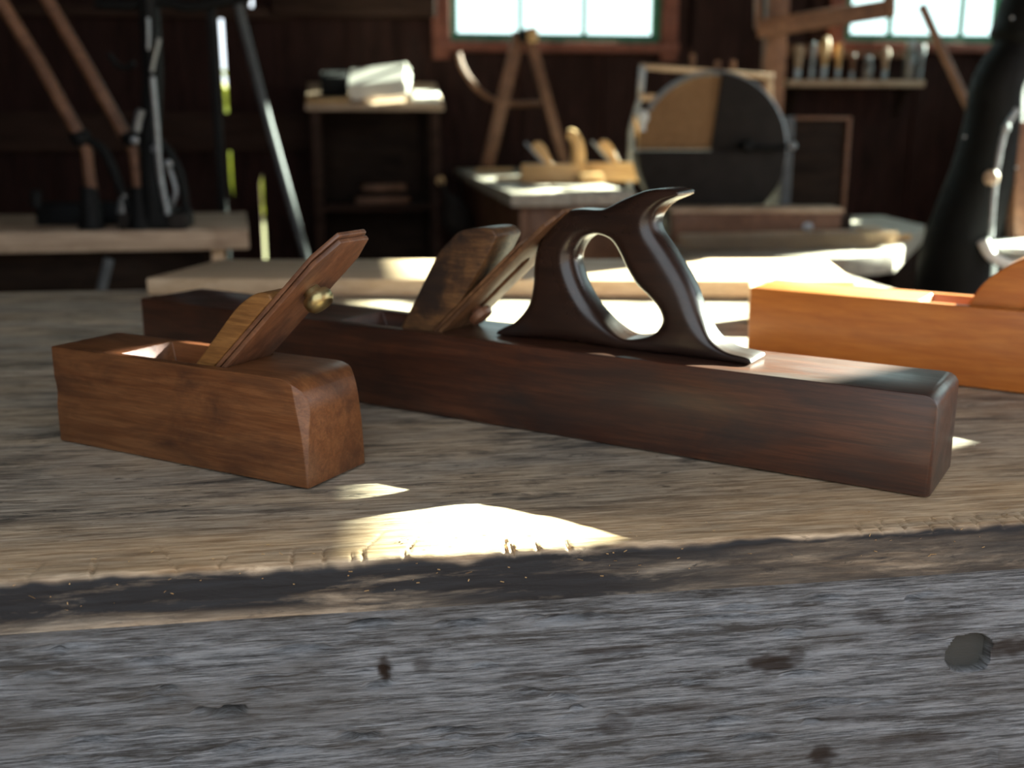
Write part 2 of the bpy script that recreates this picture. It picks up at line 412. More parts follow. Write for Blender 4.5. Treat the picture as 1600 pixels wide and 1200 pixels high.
def apron_mat():
    t = NT('silver grey weathered board')
    fl = t.noise(t.coords((34, 34, 820)), 1.0, 7, 0.78, 0.08)
    g = t.noise(t.coords((14, 14, 190)), 1.0, 7, 0.72, 0.25)
    col = t.ramp(fl, [(0.37, (0.036, 0.037, 0.040, 1)), (0.48, (0.145, 0.153, 0.168, 1)), (0.62, (0.34, 0.358, 0.388, 1))])
    col = t.mix(t.math('MULTIPLY', t.ramp(g, [(0.51, BLK), (0.60, WHT)]), 0.82), col, (0.044, 0.040, 0.038, 1))
    g2 = t.noise(t.coords((12, 12, 120)), 1.0, 6, 0.7, 0.3)
    col = t.mix(t.math('MULTIPLY', t.ramp(g2, [(0.51, BLK), (0.62, WHT)]), 0.55), col, (0.34, 0.358, 0.39, 1))
    s2 = t.noise(t.coords((5, 5, 22)), 1.0, 5, 0.65, 0.5)
    col = t.mix(t.math('MULTIPLY', t.ramp(s2, [(0.46, BLK), (0.68, WHT)]), 0.6), col, (0.080, 0.067, 0.055, 1))
    at = t.n('ShaderNodeAttribute', attribute_name='knot')
    col = t.mix(at.outputs['Fac'], col, (0.024, 0.014, 0.009, 1))
    at2 = t.n('ShaderNodeAttribute', attribute_name='plug')
    col = t.mix(at2.outputs['Fac'], col, (0.075, 0.075, 0.070, 1))
    t.l(col, t.b.inputs['Base Color']); t.b.inputs['Roughness'].default_value = 0.75
    t.b.inputs['Specular IOR Level'].default_value = 0.2
    t.bump(t.math('ADD', t.math('MULTIPLY', fl, 0.9), g), 1.0, 0.002)
    return t.m
m_bench = bench_mat(); m_apron = apron_mat()

# ================================================================== THE ROOM
YW, XR, XL, YF, ZT = 4.5, 2.9, -2.6, -0.62, 3.0
def st(name, bm, mat, parent=None):
    o = finish(name, bm, mat, parent)
    if parent is None: tag(o, kind='structure')
    return o
st('ground', box_bm(-40, 40, -30, 60, -0.30, -0.12, 0), m_yard)
st('lawn', box_bm(-30, 30, YW + .6, 50, -0.125, -0.10, 0), m_grass)
st('floor', box_bm(XL - .1, XR + .1, YF - .1, YW + .1, -0.1, 0, 0), m_floor)
st('ceiling', box_bm(XL - .1, XR + .1, YF - .1, YW + .1, ZT, ZT + .1, 0), m_wallh)
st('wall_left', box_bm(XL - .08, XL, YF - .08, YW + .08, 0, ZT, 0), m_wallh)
# right wall: a big window for the low sun, and an unseen gap added to beam sun into the small plane's mouth
WR = dict(y0=1.885, y1=3.30, z0=1.15, z1=2.148)
WR2 = dict(y0=3.78, y1=4.40, z0=1.35, z1=2.12)
RD = (-.50, 1.42, 2.60)
GAP = dict(y0=2.256, y1=2.300, z0=2.245, z1=2.298)
bm = bmesh.new()
def rwall(y0, y1, z0, z1): add_box(bm, XR, XR + .06, y0, y1, z0, z1)
rwall(YF - .08, RD[0], 0, ZT); rwall(RD[1], WR['y0'], 0, ZT); rwall(RD[0], RD[1], RD[2], ZT)   # unseen side doorway, added to fill the bench with light from the right
rwall(WR['y0'], WR['y1'], 0, WR['z0'])
rwall(WR['y0'], WR['y1'], WR['z1'], GAP['z0']); rwall(WR['y0'], WR['y1'], GAP['z1'], ZT)
rwall(WR['y0'], GAP['y0'], GAP['z0'], GAP['z1']); rwall(GAP['y1'], WR['y1'], GAP['z0'], GAP['z1'])
rwall(WR['y1'], WR2['y0'], 0, ZT); rwall(WR2['y1'], YW + .08, 0, ZT)
rwall(WR2['y0'], WR2['y1'], 0, WR2['z0']); rwall(WR2['y0'], WR2['y1'], WR2['z1'], ZT)
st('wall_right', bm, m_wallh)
# front wall behind the camera: a wide barn doorway
bm = bmesh.new()
DX0, DX1, DZ = -1.0, 0.95, 2.90
add_box(bm, XL, DX0, YF - .06, YF, 0, ZT); add_box(bm, DX1, XR, YF - .06, YF, 0, ZT); add_box(bm, DX0, DX1, YF - .06, YF, DZ, ZT)
st('wall_front', bm, m_wallh)

# back wall of upright boards, lapped, two of them shrunk so that daylight shows
W1 = dict(x0=W(702, 62, YW).x, x1=W(1030, 62, YW).x, z0=W(860, 66, YW).z, z1=2.62)
W2 = dict(x0=W(1316, 50, YW).x, x1=2.80, z0=W(860, 60, YW).z, z1=2.25)
wb = thing('wall_back', None, None, (0, YW, 0), kind='structure')
GX1, GX2 = W(352, 100, YW).x, W(414, 350, YW).x
edges = [XL]
while edges[-1] < GX1 - .30: edges.append(edges[-1] + random.uniform(.15, .19))
edges[-1] = GX1 - .17
edges += [GX1, GX2]
while edges[-1] < XR: edges.append(min(XR, edges[-1] + random.uniform(.15, .20)))
nb = 0
for i in range(len(edges) - 1):
    a, b = edges[i], edges[i + 1]
    near1, near2 = abs(b - GX1) < 1e-6, abs(b - GX2) < 1e-6
    la = 0.0 if (abs(a - GX1) < 1e-6 or abs(a - GX2) < 1e-6) else .008
    lb = 0.0 if (near1 or near2) else .008
    dy = .010 * (i % 2)
    segs = [(0, ZT)]
    mid = (a + b) / 2
    for Wd in (W1, W2):
        if b > Wd['x0'] and a < Wd['x1']:
            a2, b2 = a, b
            segs = [(0, Wd['z0']), (Wd['z1'], ZT)]
    for (z0, z1) in segs:
        if near1:      # right edge stands back 13 mm where the sky shows
            poly = [(a - la, z0), (b, z0), (b, .80), (b - .010, .86), (b - .009, 1.03), (b - .014, 1.12), (b - .016, 1.50), (b, 1.55), (b, z1), (a - la, z1)]
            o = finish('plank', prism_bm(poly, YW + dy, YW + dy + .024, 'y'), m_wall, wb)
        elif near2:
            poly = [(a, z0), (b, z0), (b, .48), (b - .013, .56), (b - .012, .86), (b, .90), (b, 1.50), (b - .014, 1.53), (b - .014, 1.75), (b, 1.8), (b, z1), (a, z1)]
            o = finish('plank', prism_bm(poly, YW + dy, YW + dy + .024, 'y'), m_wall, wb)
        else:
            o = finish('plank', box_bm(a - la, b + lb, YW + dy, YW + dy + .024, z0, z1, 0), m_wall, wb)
# boards cut by the window openings: fill strips beside them
for Wd in (W1, W2):
    for i in range(len(edges) - 1):
        a, b = edges[i], edges[i + 1]
        if b > Wd['x0'] and a < Wd['x1']:
            if a < Wd['x0'] - .002: finish('plank', box_bm(a - .008, Wd['x0'], YW, YW + .03, Wd['z0'] - .005, Wd['z1'] + .005, 0), m_wall, wb)
            if b > Wd['x1'] + .002: finish('plank', box_bm(Wd['x1'], b + .008, YW, YW + .03, Wd['z0'] - .005, Wd['z1'] + .005, 0), m_wall, wb)
finish('rail', box_bm(-1.9, -.02, YW - .05, YW - .001, W(352, 236, YW).z, W(352, 176, YW).z, .003), m_wallh, wb)
finish('rail', box_bm(-1.9, -.20, YW - .05, YW - .001, W(352, 30, YW).z, W(352, 12, YW).z, .003), m_wallh, wb)
finish('header', box_bm(W(425, 10, YW).x, W(690, 10, YW).x - .03, YW - .07, YW - .001, W(560, 27, YW).z, W(560, 27, YW).z + .24, .004), m_wallh, wb)

def window(name, Wd, muntins_x, muntins_z, y, label):
    w = thing(name, None, None, ((Wd['x0'] + Wd['x1']) / 2, y, Wd['z0']), kind='structure')
    x0, x1, z0, z1 = Wd['x0'], Wd['x1'], Wd['z0'], Wd['z1']; t = .032
    for (a, b, c, d) in ((x0, x0 + t, z0, z1), (x1 - t, x1, z0, z1), (x0 + t, x1 - t, z0, z0 + t), (x0 + t, x1 - t, z1 - t, z1)):
        finish('sash', box_bm(a, b, y - .012, y + .024, c, d, .002), m_green, w)
    for mx in muntins_x: finish('muntin', box_bm(mx - .008, mx + .008, y - .006, y + .018, z0 + t, z1 - t, .001), m_green, w)
    for mz in muntins_z: finish('muntin', box_bm(x0 + t, x1 - t, y - .005, y + .017, mz - .008, mz + .008, .001), m_green, w)
    xs = [x0 + t] + list(muntins_x) + [x1 - t]
    for a, b in zip(xs, xs[1:]):
        finish('pane', box_bm(a, b, y + .004, y + .007, z0 + t, z1 - t, 0), m_glass, w)
    tr = .07
    finish('casing', box_bm(x0 - tr, x0, y - .03, y - .001, z0 - tr, z1 + tr, .003), m_redtrim, w)
    finish('casing', box_bm(x1, x1 + tr, y - .03, y - .001, z0 - tr, z1 + tr, .003), m_redtrim, w)
    finish('sill', box_bm(x0 - tr, x1 + tr, y - .055, y - .002, z0 - .04, z0 - .002, .004), m_redtrim, w)
    return w
window('window_1', W1, [W(813, 40, YW).x, W(913, 40, YW).x], [2.0], YW, '')
window('window_2', W2, [W(1392, 30, YW).x, 2.62], [], YW, '')
# windows in the right wall (outside the picture): same kind, turned
for nm, R_ in (('window_3', WR), ('window_4', WR2)):
    w3 = thing(nm, None, None, (XR, (R_['y0'] + R_['y1']) / 2, R_['z0']), kind='structure')
    for (a, b, c, d) in ((R_['y0'] - .03, R_['y0'] + .005, R_['z0'], R_['z1']), (R_['y1'] - .03, R_['y1'], R_['z0'], R_['z1']), (R_['y0'], R_['y1'], R_['z0'], R_['z0'] + .03), (R_['y0'], R_['y1'], R_['z1'] - .02, R_['z1'] + .01)):
        finish('sash', box_bm(XR - .015, XR + .02, a, b, c, d, .002), m_green, w3)
    finish('pane', box_bm(XR + .004, XR + .007, R_['y0'] + .005, R_['y1'] - .03, R_['z0'] + .03, R_['z1'] - .02, 0), m_glass, w3)

# ================================================================== MAIN BENCH
BX0, BX1, BY0, BY1 = -0.92, 0.80, 0.578, 1.66
bench = thing('workbench', 'long weathered workbench with a worn plank top and silver-grey front board', 'workbench', ((BX0 + BX1) / 2, (BY0 + BY1) / 2, 0))
def frange(a, b, n): return [a + (b - a) * i / n for i in range(n + 1)]
def sstep(a, b, x):
    t = max(0.0, min(1.0, (x - a) / (b - a))); return t * t * (3 - 2 * t)
# grooves (old saw cuts and knife marks) at the front edge: x, width, depth, reach back from the edge, slant
KERF = []
for px, py, dep, reach, sl in ((180, 825, .0022, .030, -.15), (355, 850, .0015, .022, .2), (462, 822, .0022, .024, .05), (508, 822, .0026, .022, .0), (566, 822, .0022, .018, -.05), (640, 860, .002, .03, .6), (785, 835, .0028, .024, .25), (800, 850, .0045, .010, .1), (838, 845, .003, .010, .0), (885, 842, .0035, .011, .05),
                        (1340, 815, .002, .018, .7), (1372, 812, .0024, .02, .8), (1405, 806, .002, .02, .9), (1440, 800, .0026, .02, .9), (1475, 800, .0022, .022, .9), (1510, 798, .0026, .02, .9), (1545, 792, .002, .02, 1.0), (1575, 790, .0026, .02, .9), (560, 780, .0012, .05, .9), (300, 800, .0012, .04, -.7), (90, 835, .001, .03, .2)):
    q = G(px, py, ZB); KERF.append((q.x, max(.001, reach), dep, sl, .0011))
def top_z(x, y):
    v = noise.noise(Vector((x * 3, y * 9, 0))) * .0009 + noise.noise(Vector((x * 14, y * 150, 3))) * .00035 + noise.noise(Vector((x * 40, y * 60, 9))) * .00025
    d = y - BY0
    for kx, reach, dep, sl, wd in KERF:
        if d < reach:
            u = abs(x - (kx + sl * (d - .012) * .6) + noise.noise(Vector((y * 90, kx * 50, 0))) * .0012)
            if u < wd * 2: v -= dep * math.exp(-(u / wd) ** 2 * 1.6) * (1 - d / reach) ** .5
    return v
xs = frange(BX0, -.32, 40)[:-1] + frange(-.32, .52, 620)[:-1] + frange(.52, BX1, 24)
TH = .0325
bm = bmesh.new(); wear_and_light = []; grime = []
lw = bm.verts.layers.float.new('wear_and_light'); lg = bm.verts.layers.float.new('grime')
rows = []
yb = .8405
prof_y = frange(yb, BY0 + .10, 30)[:-1] + frange(BY0 + .10, BY0 + .012, 60)[:-1]
for x in xs:
    col_ = []
    r = .0055 + .0035 * noise.noise(Vector((x * 9, 1.7, 0))) + .0022 * noise.noise(Vector((x * 42, 4.1, 0)))
    r = max(.0025, r)
    dy = .0022 * noise.noise(Vector((x * 5, 8, 0))) + .0012 * noise.noise(Vector((x * 30, 2, 5)))
    for y in prof_y:
        v = bm.verts.new((x, y, ZB + top_z(x, y) - (.0012 * sstep(BY0 + .05, BY0 + .012, y))))
        d = y - BY0
        v[lw] = sstep(.105 + .10 * sstep(.22, .38, x) + .035 * noise.noise(Vector((x * 6, 3, 3))), .02, d) * .95; v[lg] = 0  # rubbed front edge; reaches farther back at right to paint in warm light
        col_.append(v)
    for k in range(11):
        a = k / 10 * math.pi / 2
        y = BY0 + dy + r - r * math.sin(a); z = ZB - .0012 - r + r * math.cos(a)
        j = noise.noise(Vector((x * 120, y * 200, z * 200))) * .0005
        z += top_z(x, BY0 + .004) * (1 - k / 10) + j
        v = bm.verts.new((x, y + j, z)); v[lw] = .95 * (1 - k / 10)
        v[lg] = sstep(3.0, 8.5, k + 3.2 * noise.noise(Vector((x * 24, 7, 1))) + 1.8 * noise.noise(Vector((x * 75, 3, 1)))); col_.append(v)
    zl = ZB - .0012 - r
    for k in range(1, 17):
        z = zl + (ZB - TH - zl) * k / 16
        j = noise.noise(Vector((x * 16, z * 260, 5))) * .0008 + noise.noise(Vector((x * 60, z * 120, 2))) * .0004
        v = bm.verts.new((x, BY0 + dy * (1 - k / 16 * .5) + j, z)); v[lw] = 0
        lowfade = 1 - .60 * sstep(.62, 1.0, k / 16 + .35 * noise.noise(Vector((x * 7, 0, 4)))) * sstep(.10, -.05, x)
        right = 1 - .14 * sstep(.13, .26, x)
        v[lg] = lowfade * right; col_.append(v)
    v = bm.verts.new((x, yb, ZB - TH)); v[lw] = 0; v[lg] = .5; col_.append(v)
    rows.append(col_)
for r0, r1 in zip(rows, rows[1:]):
    n = len(r0)
    for k in range(n): bm.faces.new((r0[k], r0[(k + 1) % n], r1[(k + 1) % n], r1[k]))
bm.faces.new(rows[0]); bm.faces.new(rows[-1][::-1])
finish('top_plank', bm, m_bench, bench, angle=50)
for (a, b) in ((.8425, 1.099), (1.1012, 1.379), (1.3815, BY1)):
    bm = bmesh.new(); lw = bm.verts.layers.float.new('wear_and_light'); lg = bm.verts.layers.float.new('grime')
    X = frange(BX0, BX1, 150); Y = frange(a, b, 30)
    top = [[bm.verts.new((x, y, ZB - (.002 if j in (0, 30) else .0) - .0004 + noise.noise(Vector((x * 3, y * 9, 0))) * .0009 + noise.noise(Vector((x * 14, y * 90, 3))) * .0004)) for j, y in enumerate(Y)] for x in X]
    bot = [[bm.verts.new((x, y, ZB - TH)) for y in (a, b)] for x in X]
    for i in range(len(X) - 1):
        for j in range(30): bm.faces.new((top[i][j], top[i + 1][j], top[i + 1][j + 1], top[i][j + 1]))
        bm.faces.new((bot[i][0], bot[i][1], bot[i + 1][1], bot[i + 1][0]))
        bm.faces.new((top[i][0], bot[i][0], bot[i + 1][0], top[i + 1][0])); bm.faces.new((top[i][30], top[i + 1][30], bot[i + 1][1], bot[i][1]))
    for i in (0, -1): bm.faces.new(top[i] + [bot[i][1], bot[i][0]])
    finish('top_plank', bm, m_bench, bench, angle=50)

# front board with weathered relief, splits, knots and a round plugged recess
AY = BY0 + .008
def apx(px, py): q = W(px, py, AY); return q.x, q.z
KN = [(apx(601, 1048), .004, .0075, 1.0), (apx(660, 1042), .005, .006, .55), (apx(1205, 1037), .016, .006, .9), (apx(1245, 1022), .006, .004, .6), (apx(960, 1016), .024, .0025, .6), (apx(920, 962), .004, .003, .5), (apx(1285, 1180), .009, .006, .9), (apx(1445, 985), .016, .006, .45), (apx(1360, 960), .01, .004, .45), (apx(1430, 1155), .035, .003, .6), (apx(1050, 1108), .03, .003, .5), (apx(1350, 1115), .03, .006, .4), (apx(960, 1130), .010, .008, .5), (apx(1580, 1012), .018, .006, .8)]
HC = apx(1518, 1022); HR = (.0170, .0150)
CR = []
for i, (px, py, L, dep) in enumerate(((340, 1112, 90, .006), (365, 1105, 40, .006), (470, 1015, 110, .0025), (580, 973, 80, .003), (720, 970, 90, .003), (380, 1158, 60, .0015), (590, 1070, 50, .003), (900, 966, 160, .002), (1120, 966, 220, .0015), (440, 1172, 120, .0015), (880, 1088, 50, .003), (700, 1140, 90, .0022), (560, 1150, 70, .003), (620, 1172, 110, .0018), (750, 1170, 60, .0025), (140, 1155, 90, .002), (250, 1090, 100, .0015), (1500, 1180, 180, .0025), (1300, 1095, 160, .0015), (820, 1150, 70, .002), (100, 1010, 120, .0012), (1060, 1180, 110, .002), (1180, 1150, 80, .002))):
    a = apx(px - L / 2, py); b = apx(px + L / 2, py - 4); CR.append((a[0], b[0], (a[1] + b[1]) / 2, dep, i))
rc = random.Random(21)
for i in range(46):
    x0 = rc.uniform(-.24, .42); L = rc.uniform(.008, .035)
    CR.append((x0, x0 + L, ZB - rc.uniform(.045, .135), rc.uniform(.0008, .0020), 40 + i))
def apron_y(x, z):
    d = noise.noise(Vector((x * 7, 0, z * 190))) * .00045 + noise.noise(Vector((x * 3, 2, z * 22))) * .0011 + noise.noise(Vector((x * 40, 5, z * 90))) * .0004
    for (kx, kz), a, b, s in KN: 
        q = ((x - kx) / a) ** 2 + ((z - kz) / b) ** 2
        if q < 4: d += .0022 * s * math.exp(-q * 1.4)
    for x0, x1, cz, dep, i in CR:
        if x0 < x < x1:
            t = (x - x0) / (x1 - x0)
            zz = cz + .0030 * noise.noise(Vector((x * 34, i * 3.1, 0))) + .0012 * noise.noise(Vector((x * 120, i, 0)))
            u = (z - zz) / .0010
            if -5 < u < 2: d += 2.6 * dep * math.sin(math.pi * t) * (math.exp(-u * u) if u > 0 else math.exp(-(u / 2.4) ** 2))
    q = ((x - HC[0]) / HR[0]) ** 2 + ((z - HC[1]) / HR[1]) ** 2
    if z - HC[1] < -.010: q += 2.0 * ((z - HC[1] + .010) / .006) ** 2
    if x - HC[0] > .006: q += ((x - HC[0] - .006) / .012) ** 2
    q *= 1 + .25 * noise.noise(Vector((x * 90, 1, z * 90)))
    plug = 1 - sstep(.86, 1.06, q)
    return d * (1 - plug) + .007 * plug, plug
X = frange(BX0, -.30, 24)[:-1] + frange(-.30, .50, 520)[:-1] + frange(.50, BX1, 12)
Z = frange(ZB - TH - .0016, ZB - .165, 185) + [ZB - .20, ZB - .25, ZB - .30]
bm = bmesh.new(); lk = bm.verts.layers.float.new('knot'); lp = bm.verts.layers.float.new('plug')
g = []
for x in X:
    c = []
    for z in Z:
        d, pl = apron_y(x, z)
        if x < BX0 + .001 or x > BX1 - .001 or z < ZB - .18: d = 0
        v = bm.verts.new((x, AY + d, z)); v[lp] = pl
        k = 0
        for (kx, kz), a, b, s in KN:
            q = ((x - kx) / a) ** 2 + ((z - kz) / b) ** 2
            if q < 9: k = max(k, s * sstep(1.9, .2, q + .9 * noise.noise(Vector((x * 130, kx * 9, z * 330)))))
        v[lk] = k * (1 - pl); c.append(v)
    g.append(c)
for i in range(len(X) - 1):
    for j in range(len(Z) - 1): bm.faces.new((g[i][j], g[i][j + 1], g[i + 1][j + 1], g[i + 1][j]))
bk = [[bm.verts.new((x, AY + .03, z)) for z in (Z[0], Z[-1])] for x in (X[0], X[-1])]
bm.faces.new((bk[0][0], bk[0][1], bk[1][1], bk[1][0]))
bm.faces.new([g[i][0] for i in range(len(X))] + [bk[1][0], bk[0][0]])
bm.faces.new([g[i][-1] for i in range(len(X))][::-1] + [bk[0][1], bk[1][1]])
bm.faces.new(g[0][::-1] + [bk[0][0], bk[0][1]][::1]); bm.faces.new(g[-1] + [bk[1][1], bk[1][0]])
tag(finish('front_board', bm, m_apron, bench, angle=60), 'silver-grey weathered front board with knots, splits and a round plug')
finish('back_board', box_bm(BX0 + .02, BX1 - .02, BY1 - .05, BY1 - .022, ZB - .25, ZB - TH, .002), m_dark, bench)
for x in (BX0 + .10, BX1 - .20):
    for y in (BY0 + .045, BY1 - .15): finish('leg', box_bm(x, x + .10, y, y + .09, 0, ZB - TH, .004), m_dark, bench)

# sawdust and splinters caught on the front edge
bm = bmesh.new()
for k in range(110):
    x = random.uniform(-.20, .42); e = random.random()
    y = BY0 + (random.uniform(.0, .03) if e < .5 else random.uniform(-.0012, .001)); 
    z = ZB + top_z(x, y) + .0004 if y > BY0 + .008 else ZB - random.uniform(.003, .02)
    L = random.uniform(.0004, .0014) * (2.4 if random.random() < .12 else 1); a = random.uniform(0, 6.3); h = random.uniform(-.4, .4)
    d = Vector((math.cos(a), math.sin(a) * .4, math.sin(h))) * L; s = Vector((-d.y, d.x, .0004)).normalized() * .00022; p = Vector((x, y - .0006, z))
    q = [bm.verts.new(v) for v in (p - d - s, p + d - s, p + d + s, p - d + s)]
    u = [bm.verts.new(v.co + Vector((0, -.0003, .0003))) for v in q]
    bm.faces.new(q[::-1]); bm.faces.new(u)
    for i in range(4): bm.faces.new((q[i], q[(i + 1) % 4], u[(i + 1) % 4], u[i]))
tag(finish('wood_chips', bm, m_pale, smooth=False), 'tiny pale splinters and sawdust scattered along the front edge of the workbench', 'wood chips', kind='stuff')

# ================================================================== SMALL PLANE (left)
q = wc(-0.35154, 0.80324, ZB + .0012)
sp_ = thing('jack_plane', 'short reddish-brown wooden hand plane with a brass screw on its iron, at the bench front', 'hand plane', q, math.radians(-36.77))
SL, SW, SH = .2431, .0655, .0745
bm = bmesh.new(); add_box(bm, 0, SL, 0, SW, 0, SH)
bmesh.ops.recalc_face_normals(bm, faces=bm.faces)
def pick(bm, fn): return [e for e in bm.edges if fn((e.verts[0].co + e.verts[1].co) / 2, e)]
bmesh.ops.bevel(bm, geom=pick(bm, lambda c, e: abs(c.x - SL) < 1e-5 and abs(c.z - SH) < 1e-5), offset=.022, segments=7, profile=.5, affect='EDGES')
# stopped chamfers on the upright heel corners, widest high up
ch = []
for s in (-1, 1):
    yk = 0 if s < 0 else SW
    poly = smooth_open([(.0008, -.004), (.0016, .014), (.0034, .036), (.0062, .054), (.0105, .085)], 5)
    c = bmesh.new(); ring = []
    for (wd, z) in [(p.x, p.y) for p in (Vector(v) for v in poly)]:
        tri = [(SL + .001 + .02, yk + s * .001), (SL - wd * 1.05, yk + s * .0005), (SL - wd * 1.05 - .02 * 0, yk + s * .03), (SL + .03, yk + s * .03)]
        a = (SL - wd * 1.25, yk + s * .0002); b = (SL + .0002, yk - s * wd)
        tri = [a, b, (SL + .04, yk - s * wd), (SL + .04, yk + s * .04), (SL - wd * 1.25, yk + s * .04)]
        ring.append([c.verts.new((p[0], p[1], z)) for p in tri])
    for r0, r1 in zip(ring, ring[1:]):
        for k in range(5): c.faces.new((r0[k], r0[(k + 1) % 5], r1[(k + 1) % 5], r1[k]))
    c.faces.new(ring[0][::-1]); c.faces.new(ring[-1]); bmesh.ops.recalc_face_normals(c, faces=c.faces); ch.append(c)
th = prism_bm([(.066, .09), (.0665, SH), (.083, -.004), (.089, -.004), (.1684, SH), (.1844, .09)], .0075, SW - .0075, 'y')
gr = lathe_bm([(.030, -.1), (.030, .1)], 40); aim(gr, (-.0282, SW / 2, .040), (0, 1, 0))
body = cut(bm, [th, gr] + ch, .0014, 3)
finish('body', body, m_small, sp_, True)
ta = math.radians(43); tx, tz = math.cos(ta), math.sin(ta)
def plate(L0, L1, wd, th0, th1, corner, base, yc, slot=None):
    """flat blade lying on a slope; base = point where its back face meets the body top; th0..th1 thickness band; returns bm in plane-local x,y,z"""
    h = wd / 2
    poly = [(L0, -h), (L1 - corner[1], -h), (L1, -h + corner[0]), (L1, h - corner[0]), (L1 - corner[1], h), (L0, h)]
    bm = prism_bm(poly, th0, th1, 'z', .0007, 2)
    m = Matrix(((tx, 0, -tz, base[0]), (0, 1, 0, yc), (tz, 0, tx, base[1]), (0, 0, 0, 1)))
    bm.transform(m); return bm
yc = SW / 2
ci = finish('cutting_iron', plate(-.09, .1325, .0475, 0.0002, .0036, (.0085, .022), (.1684, SH), yc), m_iron, sp_, True)
finish('cap_iron', plate(-.088, .1345, .0465, .0044, .0076, (.0085, .022), (.1684, SH), yc), m_iron, sp_, True)
kn = lathe_bm([(.0040, -.002), (.0060, .0), (.0066, .0035), (.0098, .0046), (.0106, .0070), (.0102, .0110), (.0078, .0140), (.0035, .0154), (.0, .0156)], 28)
aim(kn, (.1684 + .081 * tx, yc - .001, SH + .081 * tz), (tz, 0, -tx))
tag(finish('screw', kn, m_brass, ci, True), 'round brass screw head')
wf = smooth_open([(.1385, .0735), (.160, .0965), (.178, .1155), (.190, .1245), (.200, .1290), (.2085, .1292), (.2120, .1255)], 4)
off = (.1684 - .0078 * tz, SH + .0078 * tx)
wedge = [(v.x, v.y) for v in (Vector(a) for a in wf)] + [(off[0] + .0565 * tx, off[1] + .0565 * tz), (off[0] - .055 * tx, off[1] - .055 * tz), (.108, .034)]
finish('wedge', prism_bm(wedge, yc - .0235, yc + .0235, 'y', .0022, 3), m_wedge_s, sp_, True)

# ================================================================== LONG PLANE (middle)
q = wc(0.27459, 0.67037, ZB + .0012)
jp = thing('jointer_plane', 'long dark wooden jointer plane with a closed saw-style handle, across the bench', 'hand plane', q, math.radians(-39.94))
JL, JW, JH = .7574, .0800, .0690
bm = box_bm(-JL, 0, 0, JW, 0, JH, 0)
bmesh.ops.bevel(bm, geom=pick(bm, lambda c, e: abs(c.x) < 1e-5 and abs(c.z - JH) < 1e-5), offset=.009, segments=4, profile=.5, affect='EDGES')
bmesh.ops.bevel(bm, geom=pick(bm, lambda c, e: abs(c.x) < 1e-5 and abs(c.y) < 1e-5 or abs(c.x) < 1e-5 and abs(c.y - JW) < 1e-5), offset=.004, segments=3, profile=.5, affect='EDGES')
th = prism_bm([(-.5075, .09), (-.507, JH), (-.477, -.004), (-.470, -.004), (-.3975, JH), (-.378, .09)], .011, JW - .011, 'y')
finish('body', cut(bm, [th], .0018, 3), m_joint, jp, True)
outer = [(0.3470, 0.0752), (0.3515, 0.0715), (0.3460, 0.0692), (0.30, 0.0692), (0.25, 0.0692), (0.20, 0.0692), (0.145, 0.0692), (0.1375, 0.0692), (0.1335, 0.0714), (0.1375, 0.0742), (0.1540, 0.0768), (0.1670, 0.0850), (0.1765, 0.1028), (0.1865, 0.1243), (0.2030, 0.1477), (0.2140, 0.1620), (0.2158, 0.1729), (0.2085, 0.1822), (0.1975, 0.1875), (0.1950, 0.1895), (0.1963, 0.1918), (0.2051, 0.1932), (0.2229, 0.1912), (0.2431, 0.1838), (0.2560, 0.1770), (0.2642, 0.1752), (0.2839, 0.1749), (0.2970, 0.1693), (0.3082, 0.1589), (0.3172, 0.1464), (0.3207, 0.1301), (0.3218, 0.1117), (0.3262, 0.0949), (0.3357, 0.0817)]
inner = [(0.2650, 0.1565), (0.2535, 0.1535), (0.2450, 0.1425), (0.2390, 0.1317), (0.2300, 0.1195), (0.2190, 0.1105), (0.2105, 0.1016), (0.2080, 0.0920), (0.2135, 0.0830), (0.2299, 0.0780), (0.2405, 0.0790), (0.2530, 0.0870), (0.2665, 0.1010), (0.2775, 0.1175), (0.2835, 0.1361), (0.2770, 0.1510)]
bm = rounded_slab(smooth_closed([(-a, b) for a, b in outer], 6), smooth_closed([(-a, b) for a, b in inner], 7), .0160, .0125)
bm.transform(Matrix(((1, 0, 0, 0), (0, 0, -1, JW / 2), (0, 1, 0, 0), (0, 0, 0, 1))))
tag(finish('handle', bm, m_tote, jp, True, angle=60), 'dark polished closed handle with a curled horn')
def slot_bm(base, yc_, L0, L1, w_):
    bm = prism_bm([(L0, -w_ / 2), (L1 - w_ / 2, -w_ / 2), (L1, 0), (L1 - w_ / 2, w_ / 2), (L0, w_ / 2)], -.002, .006, 'z')
    bm.transform(Matrix(((tx, 0, -tz, base[0]), (0, 1, 0, yc_), (tz, 0, tx, base[1]), (0, 0, 0, 1)))); return bm
ci = finish('cutting_iron', cut(plate(-.09, .152, .054, .0002, .0038, (.010, .016), (-.3985, JH), JW / 2), [slot_bm((-.3985, JH), JW / 2, .02, .095, .011)]), m_iron_j, jp, True)
